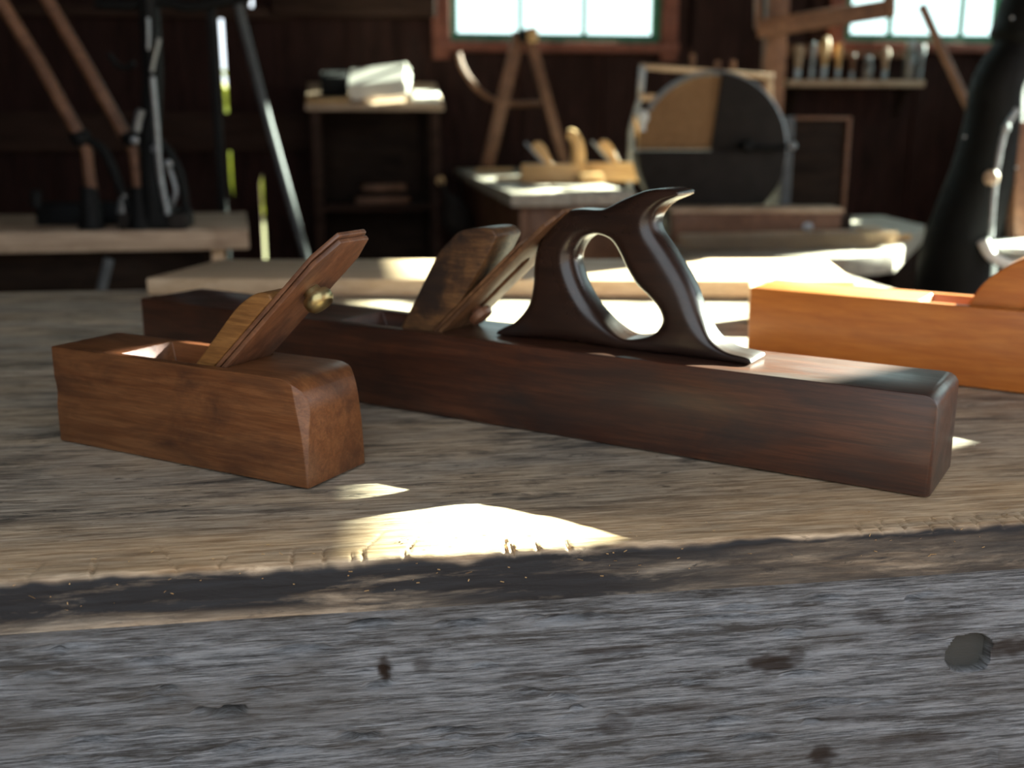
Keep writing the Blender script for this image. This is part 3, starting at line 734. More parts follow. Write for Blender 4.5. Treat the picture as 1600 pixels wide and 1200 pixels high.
# plate() leans towards +x, the heel, as the bed does
finish('cap_iron', plate(-.085, .120, .053, .0044, .0072, (.010, .012), (-.3985, JH), JW / 2), m_iron_j, jp, True)
o_ = (-.3985 - .0074 * tz, JH + .0074 * tx)
wf = smooth_open([(-.4435, JH - .001), (-.4275, .0930), (-.4040, .1325), (-.3900, .1470), (-.3800, .1545), (-.3620, .1578), (-.3500, .1575), (-.3440, .1520)], 4)
wedge = [(v.x, v.y) for v in (Vector(a) for a in wf)] + [(-.352, .138), (o_[0] + .030 * tx, o_[1] + .030 * tz), (o_[0] - .05 * tx, o_[1] - .05 * tz), (-.458, .03)]
finish('wedge', prism_bm(wedge, JW / 2 - .0265, JW / 2 + .012, 'y', .003, 3), m_wedge_j, jp, True)
kn = lathe_bm([(.0045, -.001), (.006, .002), (.0105, .004), (.011, .007), (.0095, .010), (.004, .0115), (0, .012)], 20)
aim(kn, (-.3985 + .026 * tx, JW / 2 - .004, JH + .026 * tz), (tz, 0, -tx))
finish('screw', kn, m_iron, ci, True)

# ================================================================== ORANGE PLANE (right)
q = wc(0.2445, 1.096, ZB + .0012)
op = thing('try_plane', 'orange-varnished wooden hand plane on the far right of the bench, cut by the frame', 'hand plane', q, math.radians(-41.8))
OL, OW, OH = .45, .074, .0755
th = prism_bm([(.160, .10), (.165, OH), (.178, -.004), (.185, -.004), (.262, OH), (.288, .10)], .010, OW - .010, 'y')
finish('body', cut(box_bm(0, OL, 0, OW, 0, OH, 0), [th], .0016, 3), m_orange, op, True)
finish('cutting_iron', plate(-.09, .085, .050, .0002, .0036, (.008, .012), (.262, OH), OW / 2), m_iron_j, op, True)
o_ = (.262 - .004 * tz, OH + .004 * tx)
wf = smooth_open([(.196, .056), (.208, OH), (.218, .0940), (.229, .1060), (.246, .1180), (.275, .1330)], 4)
wedge = [(v.x, v.y) for v in (Vector(a) for a in wf)] + [(o_[0] + .062 * tx, o_[1] + .062 * tz), (o_[0] - .05 * tx, o_[1] - .05 * tz)]
finish('wedge', prism_bm(wedge, OW / 2 - .0245, OW / 2 + .0245, 'y', .002, 3), m_orange, op, True)

# ================================================================== BOARD AND BLOCK BEHIND
a, b, c, d = wc(-.523, 1.528, 0), wc(.483, 1.502, 0), wc(.5124, 1.752, 0), wc(-.475, 1.745, 0)
bm = prism_bm([(v.x, v.y) for v in (a, b, c, d)], ZB + .001, ZB + .025, 'z', .0025, 2)
tag(finish('pine_board', bm, m_board), 'pale sunlit pine board lying along the back of the workbench', 'board')
a = wc(.290, 1.300, 0)
blk = bmesh.new(); add_box(blk, 0, .085, 0, .05, 0, .045); bevel(blk, .004, 2)
blk.transform(Matrix.Translation((a.x, a.y, ZB + .001)) @ Matrix.Rotation(math.radians(-20), 4, 'Z'))
tag(finish('wood_block', blk, m_board), 'small pale wood block behind the end of the orange plane', 'block')

# ================================================================== LEFT BENCH AND MACHINE
ZL = .868
lb = thing('saw_bench', 'thick plank bench behind the workbench on the left, carrying the black iron machine', 'bench', G(200, 372, ZL).to_tuple()[:2] + (0,))
n0 = G(388, 358, ZL); f0 = G(384, 331, ZL)
pl = [(-1.75, n0.y - .02), (n0.x, n0.y), (f0.x, f0.y), (-1.75, f0.y)]
finish('top_plank', prism_bm(pl, ZL - .045, ZL, 'z', .004, 2), m_tan, lb)
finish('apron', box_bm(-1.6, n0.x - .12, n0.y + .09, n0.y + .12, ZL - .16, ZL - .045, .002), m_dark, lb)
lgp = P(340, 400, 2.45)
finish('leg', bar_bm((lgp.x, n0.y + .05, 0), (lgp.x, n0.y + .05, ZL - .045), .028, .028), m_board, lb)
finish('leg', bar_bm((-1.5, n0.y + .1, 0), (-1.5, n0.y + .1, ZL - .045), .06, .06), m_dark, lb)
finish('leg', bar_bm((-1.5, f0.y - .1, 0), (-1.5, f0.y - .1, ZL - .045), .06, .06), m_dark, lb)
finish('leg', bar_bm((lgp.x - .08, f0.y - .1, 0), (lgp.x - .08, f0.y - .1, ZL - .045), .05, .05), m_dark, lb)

YM = 2.42
c0 = G(237, 352, ZL)
mc = thing('iron_machine', 'black cast-iron machine with two long wooden lever handles, on the plank bench at left', 'machine', (c0.x, c0.y, ZL))
def wbar(name, pts, r, mat, parent, Y=YM, seg=10, flat=1.0, sub=5):
    return finish(name, tube_bm(smooth_open([P(*p[:2], p[2] if len(p) > 2 else Y) for p in pts], sub) if sub > 1 else [P(*p[:2], p[2] if len(p) > 2 else Y) for p in pts], r, seg, flat=flat), mat, parent)
p0, p1 = P(186, 362, YM), P(292, 330, YM)
for xa, xb in ((188, 222), (222, 266), (266, 292)):
    A_, B_ = P(xa, 360, YM), P(xb, 360, YM)
    finish('base_block', box_bm(A_.x, B_.x, A_.y - .02, A_.y + (.16 if xa == 222 else .12), ZL, P(240, 331, YM).z + (.0 if xa == 222 else -.003), .003), m_black if xa == 222 else m_guard, mc)
bx0, bx1 = P(40, 350, YM), P(190, 350, YM)
finish('base_rail', box_bm(bx0.x, bx1.x, c0.y + .02, c0.y + .10, ZL, ZL + .05, .004), m_black, mc)
wbar('column', [(240, 340), (234, 250), (236, 180), (238, 110), (232, 0), (230, -60)], .022, m_black, mc)
wbar('strap', [(262, 335), (250, 270), (244, 190), (238, 120)], .0065, m_steel, mc, YM - .04)
wbar('strap', [(213, 205), (217, 185), (221, 172)], .009, m_steel, mc, YM - .04)
wbar('blade', [(237, 112), (242, 88), (249, 60)], .009, m_steel, mc, YM - .05, flat=.5)
wbar('blade', [(231, 28), (232, 50), (232, 78)], .008, m_steel, mc, YM - .05, flat=.5)
wbar('brace', [(292, 335), (284, 280), (268, 245), (250, 225), (205, 215)], .009, m_black, mc)
wbar('brace', [(205, 335), (190, 300), (170, 250), (150, 225), (110, 214)], .010, m_black, mc)
wbar('brace', [(262, 330), (275, 300), (262, 255)], .006, m_steel, mc)
wbar('cross_arm', [(150, 6), (200, 8), (262, 4), (300, 10), (390, -6)], .012, m_black, mc)
wbar('hook', [(170, 85), (182, 100), (196, 106), (210, 98)], .006, m_black, mc)
for lv in (((-8, -12), (60, 96), (122, 208)), ((62, -20), (130, 95), (196, 212))):
    finish('lever', tube_bm([P(x, y, YM + .02) for x, y in lv], .0145, 12), m_brown, mc)
for st_ in (((120, 216), (134, 232), (138, 262), (143, 296)), ((198, 216), (209, 236), (213, 264), (216, 293))):
    wbar('lever_foot', st_, .0125, m_brown, mc, YM)
for cx, cy in ((126, 216), (206, 216), (243, 228)):
    finish('clamp', aim(lathe_bm([(.018, -.014), (.022, -.008), (.022, .008), (.018, .014)], 16), P(cx, cy, YM), (.3, .2, -1)), m_black, mc)
for cx, cy in ((211, 219), (243, 233), (263, 256)):
    finish('bolt', aim(lathe_bm([(.009, 0), (.009, .008), (.004, .011)], 10), P(cx, cy, YM - .03), (0, -1, 0)), m_steel, mc)
wbar('stand', [(190, 334), (192, 318), (194, 303)], .010, m_steel, mc)
for cx in (138, 215):
    q = P(cx, 292, YM)
    finish('lever_socket', tube_bm([(q.x, q.y, ZL + .001), (q.x, q.y, ZL + .03), (q.x, q.y, q.z)], [.030, .024, .018], 12), m_black, mc)
wbar('rail_knob', [(56, 322), (56, 312), (56, 298)], [.012] * 11, m_black, mc)

# loose pipes and posts around it
tag(finish('grey_pipe', tube_bm([P(368, -20, 3.3), P(375, 20, 3.3), P(420, 195, 3.3), P(478, 402, 3.3), P(545, 640, 3.3)], .0135, 12), m_pipe), 'long grey pipe leaning at a slant left of the desk', 'pipe')
a = P(170, 405, 2.2); b = P(152, 480, 2.2); e = b + (b - a) * 2.1; e = b + (b - a) * ((b.z - .0) / (a.z - b.z))
tag(finish('steel_rod', tube_bm([a + (a - b) * -.0, b, e], .0105, 12), m_pipe), 'pale steel rod slanting down below the plank bench at left', 'rod')
a = P(335, 110, 3.0)
tag(finish('iron_post', bar_bm((a.x, a.y, 0), (a.x, a.y, ZT), .022, .022), m_black), 'upright black iron post right of the lever machine', 'post')
for (px, py, r) in ((228, 424, .011), (250, 422, .012)):
    q = P(px, py, 2.0)
cr = G(240, 432, .80)
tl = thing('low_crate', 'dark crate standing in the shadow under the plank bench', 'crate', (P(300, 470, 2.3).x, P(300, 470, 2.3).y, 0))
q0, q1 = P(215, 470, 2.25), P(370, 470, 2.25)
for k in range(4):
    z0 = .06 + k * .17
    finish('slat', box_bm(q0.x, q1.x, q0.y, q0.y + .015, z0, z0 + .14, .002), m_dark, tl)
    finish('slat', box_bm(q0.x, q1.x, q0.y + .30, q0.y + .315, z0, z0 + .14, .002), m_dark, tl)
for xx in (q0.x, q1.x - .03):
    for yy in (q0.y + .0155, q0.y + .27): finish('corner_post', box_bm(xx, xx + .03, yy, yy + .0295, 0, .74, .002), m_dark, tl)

# ================================================================== DESK WITH SLOPING LID
fx0, fx1 = W(477, 163, 4.03).x, W(694, 163, 4.03).x; zt = W(560, 163, 4.03).z; DB = 4.40
dk = thing('lectern_desk', 'dark open-fronted desk with a sunlit sloping lid, under the window wall', 'desk', ((fx0 + fx1) / 2, 4.2, 0))
zb_ = zt + .088
lid = prism_bm([(4.03, zt - .022), (4.03, zt), (DB, zb_), (DB, zb_ - .022)], fx0, fx1, 'x', .002, 1)
finish('lid', lid, m_tan, dk)
for xx in (fx0 + .015, fx1 - .05):
    finish('side_post', box_bm(xx, xx + .035, 4.045, 4.08, 0, zt - .02, .002), m_wallh, dk)
    finish('side_post', box_bm(xx, xx + .035, DB - .05, DB - .015, 0, zb_ - .045, .002), m_dark, dk)
zs = W(580, 322, 4.03).z
finish('shelf', box_bm(fx0 + .0505, fx1 - .0505, 4.045, DB - .06, zs - .018, zs + .002, .002), m_wallh, dk)
zs2 = zs - .36
finish('shelf', box_bm(fx0 + .0505, fx1 - .0505, 4.045, DB - .06, zs2 - .018, zs2 + .002, .002), m_wallh, dk)
finish('back_panel', box_bm(fx0 + .015, fx1 - .015, DB - .014, DB - .002, .05, zb_ - .05, .001), m_dark, dk)
# open book on the lid
sl = math.atan2(zb_ - zt, DB - 4.03)
def on_lid(x, t): return Vector((x, 4.03 + t * math.cos(sl), zt + t * math.sin(sl)))
bk_ = thing('paper_ream', 'thick untidy stack of white paper, tilted on the sloping desk lid', 'papers', on_lid(fx0 + .26, .08))
mb = Matrix.Translation(on_lid(fx0 + .165, .05) + Vector((0, 0, .004))) @ Matrix.Rotation(math.radians(-6), 4, 'Z') @ Matrix.Rotation(sl + .16, 4, 'X') @ Matrix.Rotation(math.radians(-7), 4, 'Y')
for k in range(4):
    b = box_bm(random.uniform(-.006, .006), .205 + random.uniform(-.006, .006), random.uniform(-.005, .005), .17, k * .0135, k * .0135 + .0131, .001, 1)
    b.transform(mb @ Matrix.Rotation(random.uniform(-.04, .04), 4, 'Z')); finish('sheet_bundle', b, m_paper, bk_)
pr = box_bm(.02, .19, .10, .16, -.016, -.0006, .002); pr.transform(mb); finish('support_slip', pr, m_dark, bk_)
pp = box_bm(0, .10, 0, .17, 0, .006, .001)
pp.transform(Matrix.Translation(on_lid(fx1 - .115, .03) + Vector((0, 0, .002))) @ Matrix.Rotation(sl, 4, 'X') @ Matrix.Rotation(math.radians(-4), 4, 'Z'))
tag(finish('paper_stack', pp, m_paper), 'flat sheaf of papers at the right end of the desk lid', 'papers')
pp = box_bm(0, .15, 0, .045, 0, .014, .003)
pp.transform(Matrix.Translation(on_lid(fx0 + .004, .012) + Vector((0, 0, .001))) @ Matrix.Rotation(sl, 4, 'X'))
tag(finish('wood_strip', pp, m_pale), 'short pale wood strip at the left end of the desk lid', 'strip')
pp = box_bm(0, .10, 0, .10, 0, .075, .004)
pp.transform(Matrix.Translation(on_lid(fx0 + .055, .10) + Vector((0, 0, .002))) @ Matrix.Rotation(sl, 4, 'X'))
bx = thing('black_case', 'small black case behind the wood strip on the desk lid', 'case', on_lid(fx0 + .10, .15))
finish('shell', pp, m_black, bx)
pp = tube_bm([(.02, .05, .075), (.025, .05, .088), (.075, .05, .088), (.08, .05, .075)], .004, 8)
pp.transform(Matrix.Translation(on_lid(fx0 + .055, .10) + Vector((0, 0, .002))) @ Matrix.Rotation(sl, 4, 'X')); finish('handle', pp, m_black, bx)
# things on the desk shelf
def stick(name, label, cat, px0, py0, px1, py1, Y, w, h, mat):
    return tag(finish(name, bar_bm(P(px0, py0, Y), P(px1, py1, Y), w, h, .003), mat), label, cat)
x0 = fx0 + .17
for k, (dx, L, a) in enumerate(((0, .20, .10), (.015, .18, -.12), (.03, .16, .2))):
    b = box_bm(0, L, 0, .05, 0, .022, .003)
    b.transform(Matrix.Translation((x0 + dx, 4.10 + .03 * (k % 2), zs + .003 + k * .0235)) @ Matrix.Rotation(a, 4, 'Z'))
    tag(finish('wood_offcut', b, (m_brown, m_dark, m_brown)[k]), ('lowest', 'middle', 'topmost')[k] + ' of three dark offcuts stacked on the desk shelf', 'offcut', 'offcuts on the desk shelf')
tb = thing('hanging_cloth_bag', 'dark cloth bag slumped beside the right post of the desk', 'bag', P(710, 345, 3.9))
pb = [P(705, 292, 3.9), P(706, 305, 3.9), P(710, 322, 3.9), P(712, 340, 3.9), P(708, 352, 3.9)]
bagc = P(708, 330, 3.9)
finish('sack', tube_bm(smooth_open([(bagc.x - .02, bagc.y, bagc.z + .06), (bagc.x, bagc.y, bagc.z + .01), (bagc.x + .015, bagc.y, bagc.z - .05), (bagc.x + .01, bagc.y, bagc.z - .09)], 4), [.014, .02, .028, .036, .044, .05, .054, .056, .055, .05, .043, .034, .02], 14), m_guard, tb)
pegp = W(678, 282, 4.03)
finish('tie_peg', aim(lathe_bm([(.012, 0), (.012, .03), (.016, .034), (.016, .046), (.01, .05)], 12), (fx1 - .02, 4.042, pegp.z), (0, -1, 0)), m_pale, tb)
finish('strap', tube_bm([(fx1 - .02, 4.01, pegp.z), (bagc.x - .02, bagc.y, bagc.z + .055)], .006, 8), m_guard, tb)

# ================================================================== FAR TABLE WITH TWO PLANES AND DIVIDERS
ZF = .92
tx0, tx1, ty0, ty1 = .42, .76, 2.83, 4.40
ft = thing('side_table', 'pale-topped table running back to the window wall, carrying two horned planes', 'table', ((tx0 + tx1) / 2, (ty0 + ty1) / 2, 0))
nP = 2
for k in range(nP):
    a = tx0 + (tx1 - tx0) * k / nP; b = tx0 + (tx1 - tx0) * (k + 1) / nP - .003
    finish('top_plank', box_bm(a, b, ty0 + random.uniform(-.008, .008), ty1, ZF - .035, ZF, .003), m_greytop, ft)
finish('apron', box_bm(tx0 + .03, tx0 + .055, ty0 + .04, ty1 - .04, ZF - .26, ZF - .036, .002), m_brown, ft)
finish('apron', box_bm(tx0 + .056, tx1 - .03, ty0 + .04, ty0 + .065, ZF - .26, ZF - .036, .002), m_brown, ft)
for x in (tx0 + .057, tx1 - .09):
    for y in (ty0 + .067, ty1 - .13): finish('leg', box_bm(x, x + .07, y, y + .07, 0, ZF - .036, .003), m_dark, ft)
def horned_plane(label, loc, rz, sc, tall):
    h = thing('smoothing_plane', label, 'hand plane', loc, rz, 'horned planes on the far table')
    L, w, hh = .215 * sc, .062 * sc, .060 * sc
    bmb = box_bm(0, L, -w / 2, w / 2, 0, hh, 0)
    thr = prism_bm([(L * .56, hh * 1.3), (L * .55, hh), (L * .62, -.01), (L * .60, -.01), (L * .30, hh), (L * .22, hh * 1.3)], -w * .36, w * .36, 'y')
    finish('body', cut(bmb, [thr], .004, 2), m_pale, h, True)
    horn = smooth_open([(L * .86, 0, hh * .9), (L * .87, 0, hh * 1.5), (L * .85, 0, hh * 2.1), (L * .78, 0, hh * 2.55 * tall), (L * .70, 0, hh * 2.6 * tall)], 4)
    n = len(horn); finish('horn', tube_bm(horn, [.026 * sc * (1 - .40 * (i / n)) for i in range(n)], 12), m_pale, h, True)
    ir = box_bm(-.003, .003, -w * .33, w * .33, -.02 * sc, .115 * sc, .001)
    ir.transform(Matrix.Translation((L * .42, 0, hh * .72)) @ Matrix.Rotation(math.radians(-42), 4, 'Y')); finish('cutting_iron', ir, m_steel, h, True)
    wd = prism_bm([(0, -.03 * sc), (.008 * sc, -.03 * sc), (.034 * sc, .06 * sc), (.034 * sc, .085 * sc), (.02 * sc, .098 * sc), (0, .095 * sc)], -w * .32, w * .32, 'y', .002)
    wd.transform(Matrix.Translation((L * .42 + .0045, 0, hh * .72 + .002)) @ Matrix.Rotation(math.radians(-42), 4, 'Y')); finish('wedge', wd, m_pale, h, True)
    return h
q = G(812, 286, ZF + .001)
horned_plane('nearer of two pale horned planes, on the left part of the far table', (q.x + .01, q.y + .03, ZF + .001), math.radians(-12), .93, 1.0)
q = P(918, 262, 3.45)
horned_plane('farther pale horned plane, behind and right of its twin on the far table', (q.x, q.y, ZF + .001), math.radians(-8), .95, 1.25)
bl = box_bm(0, .07, 0, .05, 0, .03, .003); q = G(968, 288, ZF)
bl.transform(Matrix.Translation((min(q.x, .685), max(q.y, ty0 + .02), ZF + .001))); tag(finish('wood_chip_block', bl, m_pale), 'little pale block in front of the farther horned plane', 'block')
for k, (px, py) in enumerate(((742, 270), (775, 284))):
    bl = prism_bm([(0, 0), (.12, .01), (.15, .05), (.09, .08), (.01, .06)], 0, .012, 'z', .003); q = G(px, py, ZF)
    bl.transform(Matrix.Translation((q.x, q.y, ZF + .001)))
    tag(finish('wood_scrap', bl, m_pale), ('flat pale scrap at the far left corner of the far table', 'flat pale scrap beside the nearer horned plane')[k], 'scrap', 'scraps on the far table')
# dividers
ap = P(818, 54, 4.15)
dv = thing('wooden_dividers', 'big wooden dividers with a curved arc, standing on the far table before the window', 'dividers', (P(818, 250, 4.15).x, P(818, 250, 4.15).y, ZF))
def to_z(p, q, z): return p + (q - p) * ((z - p.z) / (q.z - p.z))
l1 = to_z(P(812, 54, 4.15), P(766, 240, 4.15), ZF + .016); l2 = to_z(P(824, 54, 4.15), P(868, 215, 4.15), ZF + .016)
finish('leg', bar_bm(P(812, 50, 4.15), l1, .030, .046, .004, (1, 0, 0)), m_brown, dv)
finish('leg', bar_bm(P(828, 60, 4.11), l2 + Vector((0, -.035, 0)), .030, .036, .004, (1, 0, 0)), m_brown, dv)
finish('hinge', aim(lathe_bm([(.020, -.03), (.024, -.026), (.024, .026), (.020, .03)], 16), P(819, 56, 4.13), (0, 1, 0)), m_black, dv)
arc = [P(x, y, 4.19) for x, y in smooth_open([(716, 84), (724, 108), (745, 138), (770, 156), (800, 163), (846, 161)], 4)]
finish('arc', tube_bm(arc, .018, 8, flat=.6), m_brown, dv)
finish('tip', aim(lathe_bm([(.018, 0), (.022, .03), (.016, .05)], 12), P(832, 66, 4.06), (0, 0, 1)), m_pale, dv)

# ================================================================== GRINDSTONE, RACK, BOX, BACK BENCH
ZG = .80
rb = thing('back_bench', 'low sunlit slab bench behind the jointer handle, holding the grindstone', 'bench', (P(1200, 380, 2.8).x, P(1200, 380, 2.8).y, 0))
fl_ = G(1090, 404, ZG)
pts = [Vector((.785, fl_.y + .01, ZG)), G(1320, 402, ZG), G(1400, 394, ZG), G(1446, 352, ZG), Vector((1.75, 3.38, ZG)), Vector((.785, 3.38, ZG))]
finish('top_slab', prism_bm([(p.x, p.y) for p in pts], ZG - .05, ZG, 'z', .005, 2), m_greytop, rb)
for p in (pts[0], pts[1], pts[3], pts[5]):
    cx = sum(q.x for q in pts) / 6; cy = sum(q.y for q in pts) / 6
    x = p.x + (cx - p.x) * .22; y = p.y + (cy - p.y) * .22
    finish('leg', box_bm(x - .035, x + .035, y - .035, y + .035, 0, ZG - .05, .003), m_dark, rb)
YG = 3.02
gc = P(1107, 234, YG); R = (P(1222, 234, YG) - P(992, 234, YG)).length / 2
gs = thing('grindstone', 'round tan grindstone half hidden by a dark sheet-iron guard, in a dark trough', 'grindstone', (gc.x, gc.y, ZG))
def disc_bm(r, y0, y1, a0=0, a1=360, n=48, bw=.004):
    poly = [(r * math.cos(math.radians(a0 + (a1 - a0) * i / n)), r * math.sin(math.radians(a0 + (a1 - a0) * i / n))) for i in range(n if a1 - a0 >= 360 else n + 1)]
    if a1 - a0 < 360: poly = [(0, 0)] + poly
    return prism_bm(poly, y0, y1, 'y', bw, 2)
def atG(bm): bm.transform(Matrix.Translation(gc) @ Matrix.Rotation(-YAW, 4, 'Z')); return bm
Rz = min(R, gc.z - ZG - .006)
finish('stone', atG(disc_bm(R * .97, -.03, .03, 0, 180)), m_stone, gs)
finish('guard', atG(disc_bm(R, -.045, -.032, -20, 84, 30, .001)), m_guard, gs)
finish('guard_rim', atG(tube_bm([(R * math.cos(math.radians(a)), -.035, R * math.sin(math.radians(a))) for a in range(-20, 151, 6)], .007, 8)), m_steel, gs)
tr = [(-R * 1.0, -.002), (R * .98, -.002)] + [(R * math.cos(math.radians(a)), R * math.sin(math.radians(a))) for a in range(-20, -61, -8)] + [(R * .40, -(gc.z - ZG) + .001), (-R * .55, -(gc.z - ZG) + .001)] + [(R * math.cos(math.radians(a)), R * math.sin(math.radians(a))) for a in range(-130, -176, -9)]
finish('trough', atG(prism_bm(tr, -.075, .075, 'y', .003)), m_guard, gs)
finish('axle', atG(aim(lathe_bm([(.016, -.02), (.016, .03), (.010, .035)], 14), (R * .42, -.076, .012), (0, -1, 0))), m_black, gs)
finish('crank_arm', atG(tube_bm([(R * .42, -.10, .012), (R * .7, -.10, .005), (R * .98, -.10, .012)], .008, 8)), m_black, gs)
finish('crank_knob', atG(aim(lathe_bm([(.008, 0), (.013, .01), (.013, .022), (.006, .03)], 12), (R * .98, -.10, .012), (0, -1, 0))), m_steel, gs)
finish('oil_cup', atG(aim(lathe_bm([(.009, 0), (.009, .02), (.017, .03), (.017, .045), (.008, .055)], 12), (-R * .93, -.04, .05), (0, 0, 1))), m_white, gs)
# rail rack behind the stone
YK = 3.75
rk = thing('tool_rail', 'thin two-bar wooden rail rack behind the grindstone', 'rack', (P(1100, 200, YK).x, P(1100, 200, YK).y, P(1100, 240, YK).z))
def B2(name, a, b, w, h, mat, par, Y): return finish(name, bar_bm(P(a[0], a[1], Y), P(b[0], b[1], Y), w, h, .002), mat, par)
B2('rail', (1000, 104), (1208, 120), .018, .018, m_tan, rk, YK)
B2('rail', (998, 152), (1208, 160), .018, .022, m_tan, rk, YK - .03)
B2('post', (1004, 104), (1000, 152), .02, .016, m_steel, rk, YK - .02)
B2('post', (1203, 118), (1203, 162), .018, .018, m_tan, rk, YK - .02)
q = P(1204, 162, YK - .02)
finish('post', bar_bm((q.x, q.y, q.z), (q.x, q.y, 0), .02, .02), m_tan, rk)
q = P(986, 205, YK - .03)
finish('post', tube_bm([P(1000, 152, YK - .03), q, (q.x, q.y, q.z - .08), (q.x, q.y, 0)], .010, 8), m_steel, rk)
for k, (px, h) in enumerate(((1082, 34), (1121, 18), (1146, 20))):
    q = P(px, 124, YK); s = thing('hanging_file', ('leftmost', 'middle', 'rightmost')[k] + ' of three dark files hung on the rail rack', 'file', q, 0, 'files on the rail rack')
    finish('blade', bar_bm(P(px, 150, YK + .018), P(px, 108, YK + .018), .010, .005, .001), m_black, s)
    finish('handle', tube_bm([P(px, 108, YK + .018), P(px, 100, YK + .018), P(px, 108 - h * .7, YK + .018)], [.006, .010, .008], 10), m_brown, s)
q = P(1060, 148, YK - .03)
cl = thing('spool', 'small pale spool resting on the lower bar of the rail rack', 'spool', q)
finish('reel', aim(lathe_bm([(.022, -.02), (.022, -.014), (.012, -.012), (.012, .012), (.022, .014), (.022, .02)], 16), P(1060, 139, YK - .03), (1, .1, 0)), m_tan, cl)
# framed box right of the stone
YB = 3.12
fb = thing('framed_box', 'dark upright framed box with a pale left edge, right of the grindstone', 'box', (P(1280, 340, YB).x, P(1280, 340, YB).y, ZG))
a0, a1, a2, a3 = P(1228, 182, YB), P(1334, 182, YB), P(1228, 330, YB), P(1326, 330, YB)
zt_, zl_ = a0.z, ZG + .001
xa, xb, ya, yb_ = a0.x, a1.x, a0.y - .02, a0.y + .12
finish('panel', box_bm(xa + .022, xb - .013, ya + .008, yb_, zl_, zt_ - .010, .001), m_dark, fb)
finish('frame_edge', box_bm(xa - .012, xa + .021, ya, yb_, zl_, zt_, .003), m_pipe, fb)
finish('frame_edge', box_bm(xb - .012, xb, ya, yb_, zl_, zt_, .002), m_brown, fb)
finish('frame_edge', box_bm(xa + .0215, xb - .0125, ya, yb_, zt_ - .009, zt_, .002), m_brown, fb)
# long wooden box with a round inlay
YX = 2.72
lx = thing('long_box', 'long brown wooden box with a round metal stud, in front of the grindstone', 'box', (P(1200, 350, YX).x, P(1200, 350, YX).y, ZG))
a, b = P(1052, 326, YX), P(1316, 326, YX)
mlx = Matrix.Translation((a.x, a.y, ZG + .001)) @ Matrix.Rotation(math.atan2(b.y - a.y, b.x - a.x), 4, 'Z')
LB = (Vector((b.x, b.y)) - Vector((a.x, a.y))).length; HB = a.z - ZG
bb = box_bm(0, LB, 0, .10, 0, HB - .012, .002); bb.transform(mlx); finish('case', bb, m_brown, lx)
bb = box_bm(-.004, LB + .004, -.004, .104, HB - .0115, HB, .002); bb.transform(mlx); finish('lid', bb, m_tan, lx)
bb = box_bm(LB + .001, LB + .036, .03, .07, HB * .30, HB * .75, .002); bb.transform(mlx); finish('end_tab', bb, m_dark, lx)
bb = aim(lathe_bm([(.013, 0), (.013, .003), (.009, .005)], 16), (LB * .80, -.0005, HB * .48), (0, -1, 0)); bb.transform(mlx); finish('stud', bb, m_steel, lx)
# bristle brush along the bench front
br = thing('bench_brush', 'long shaggy pale-bristled brush lying along the front of the back bench', 'brush', G(1200, 398, ZG))
a, b = G(1072, 396, ZG), G(1400, 388, ZG)
d = (b - a); L = d.length; d.normalize(); nn = Vector((-d.y, d.x, 0))
finish('stock', bar_bm(a + nn * .055 + Vector((0, 0, .026)), b + nn * .055 + Vector((0, 0, .026)), .04, .03, .006), m_tan, br)
bm = bmesh.new()
for k in range(1500):
    s = random.random() * L; h = random.uniform(.008, .038)
    p = a + d * s + nn * .034 + Vector((0, 0, h))
    lump = 1 + .35 * math.sin(s * 60) + .3 * math.sin(s * 23)
    e = p - nn * random.uniform(.028, .048) + d * random.uniform(-.012, .012) + Vector((0, 0, -random.uniform(.0, .012) + .004 * lump))
    e.z = max(e.z, ZG + .002); w_ = d * .0011
    vs = [bm.verts.new(v) for v in (p - w_, p + w_, e + w_ * .5, e - w_ * .5, p + Vector((0, 0, .0016)), e + Vector((0, 0, .001)))]
    for f in ((0, 1, 2, 3), (0, 4, 5, 3), (1, 2, 5, 4), (0, 1, 4), (3, 5, 2)): bm.faces.new([vs[i] for i in f])
tag(finish('bristles', bm, m_bristle, br, smooth=False), 'pale shaggy bristles', kind='stuff')
ch_ = box_bm(0, .06, 0, .045, 0, .02, .003); q = G(1345, 368, ZG); ch_.transform(Matrix.Translation((q.x, q.y, ZG + .001)))
tag(finish('pale_offcut', ch_, m_pale), 'small pale offcut beside the end of the long brown box', 'offcut')
ch_ = prism_bm([(0, 0), (.09, .02), (.10, .06), (.03, .06)], 0, .016, 'z', .003); q = G(1380, 378, ZG); ch_.transform(Matrix.Translation((q.x, q.y, ZG + .001)))
tag(finish('sunlit_offcut', ch_, m_pale), 'wedge-shaped offcut in the sun near the corner of the back bench', 'offcut')

# ================================================================== TOOL SHELF, BRACKET FRAME
YS = 4.34
s0, s1 = W(1232, 126, YS), W(1446, 124, YS)
ts = thing('wall_shelf', 'narrow wooden shelf under the right window holding a row of tools', 'shelf', ((s0.x + s1.x) / 2, YW - .08, s0.z))
finish('board', box_bm(s0.x, s1.x, YS, YW - .032, s0.z - .022, s0.z + .004, .003), m_tan, ts)
finish('rail', box_bm(s0.x, s1.x, YW - .05, YW - .033, s0.z + .10, s0.z + .15, .002), m_brown, ts)
for xx in (s0.x + .05, s1.x - .07): finish('bracket', prism_bm([(YS + .03, s0.z - .023), (YW - .034, s0.z - .023), (YW - .034, s0.z - .15)], xx, xx + .02, 'x'), m_dark, ts)
TL = [(1246, 70, .020, 'tan'), (1268, 66, .013, 'steel'), (1287, 58, .017, 'pale'), (1309, 68, .014, 'pale'), (1331, 84, .012, 'brown'), (1355, 88, .018, 'jar'), (1382, 75, .016, 'tan'), (1420, 62, .020, 'jar'), (1438, 68, .012, 'steel')]
ORD = ['first', 'second', 'third', 'fourth', 'fifth', 'sixth', 'seventh', 'eighth', 'last']
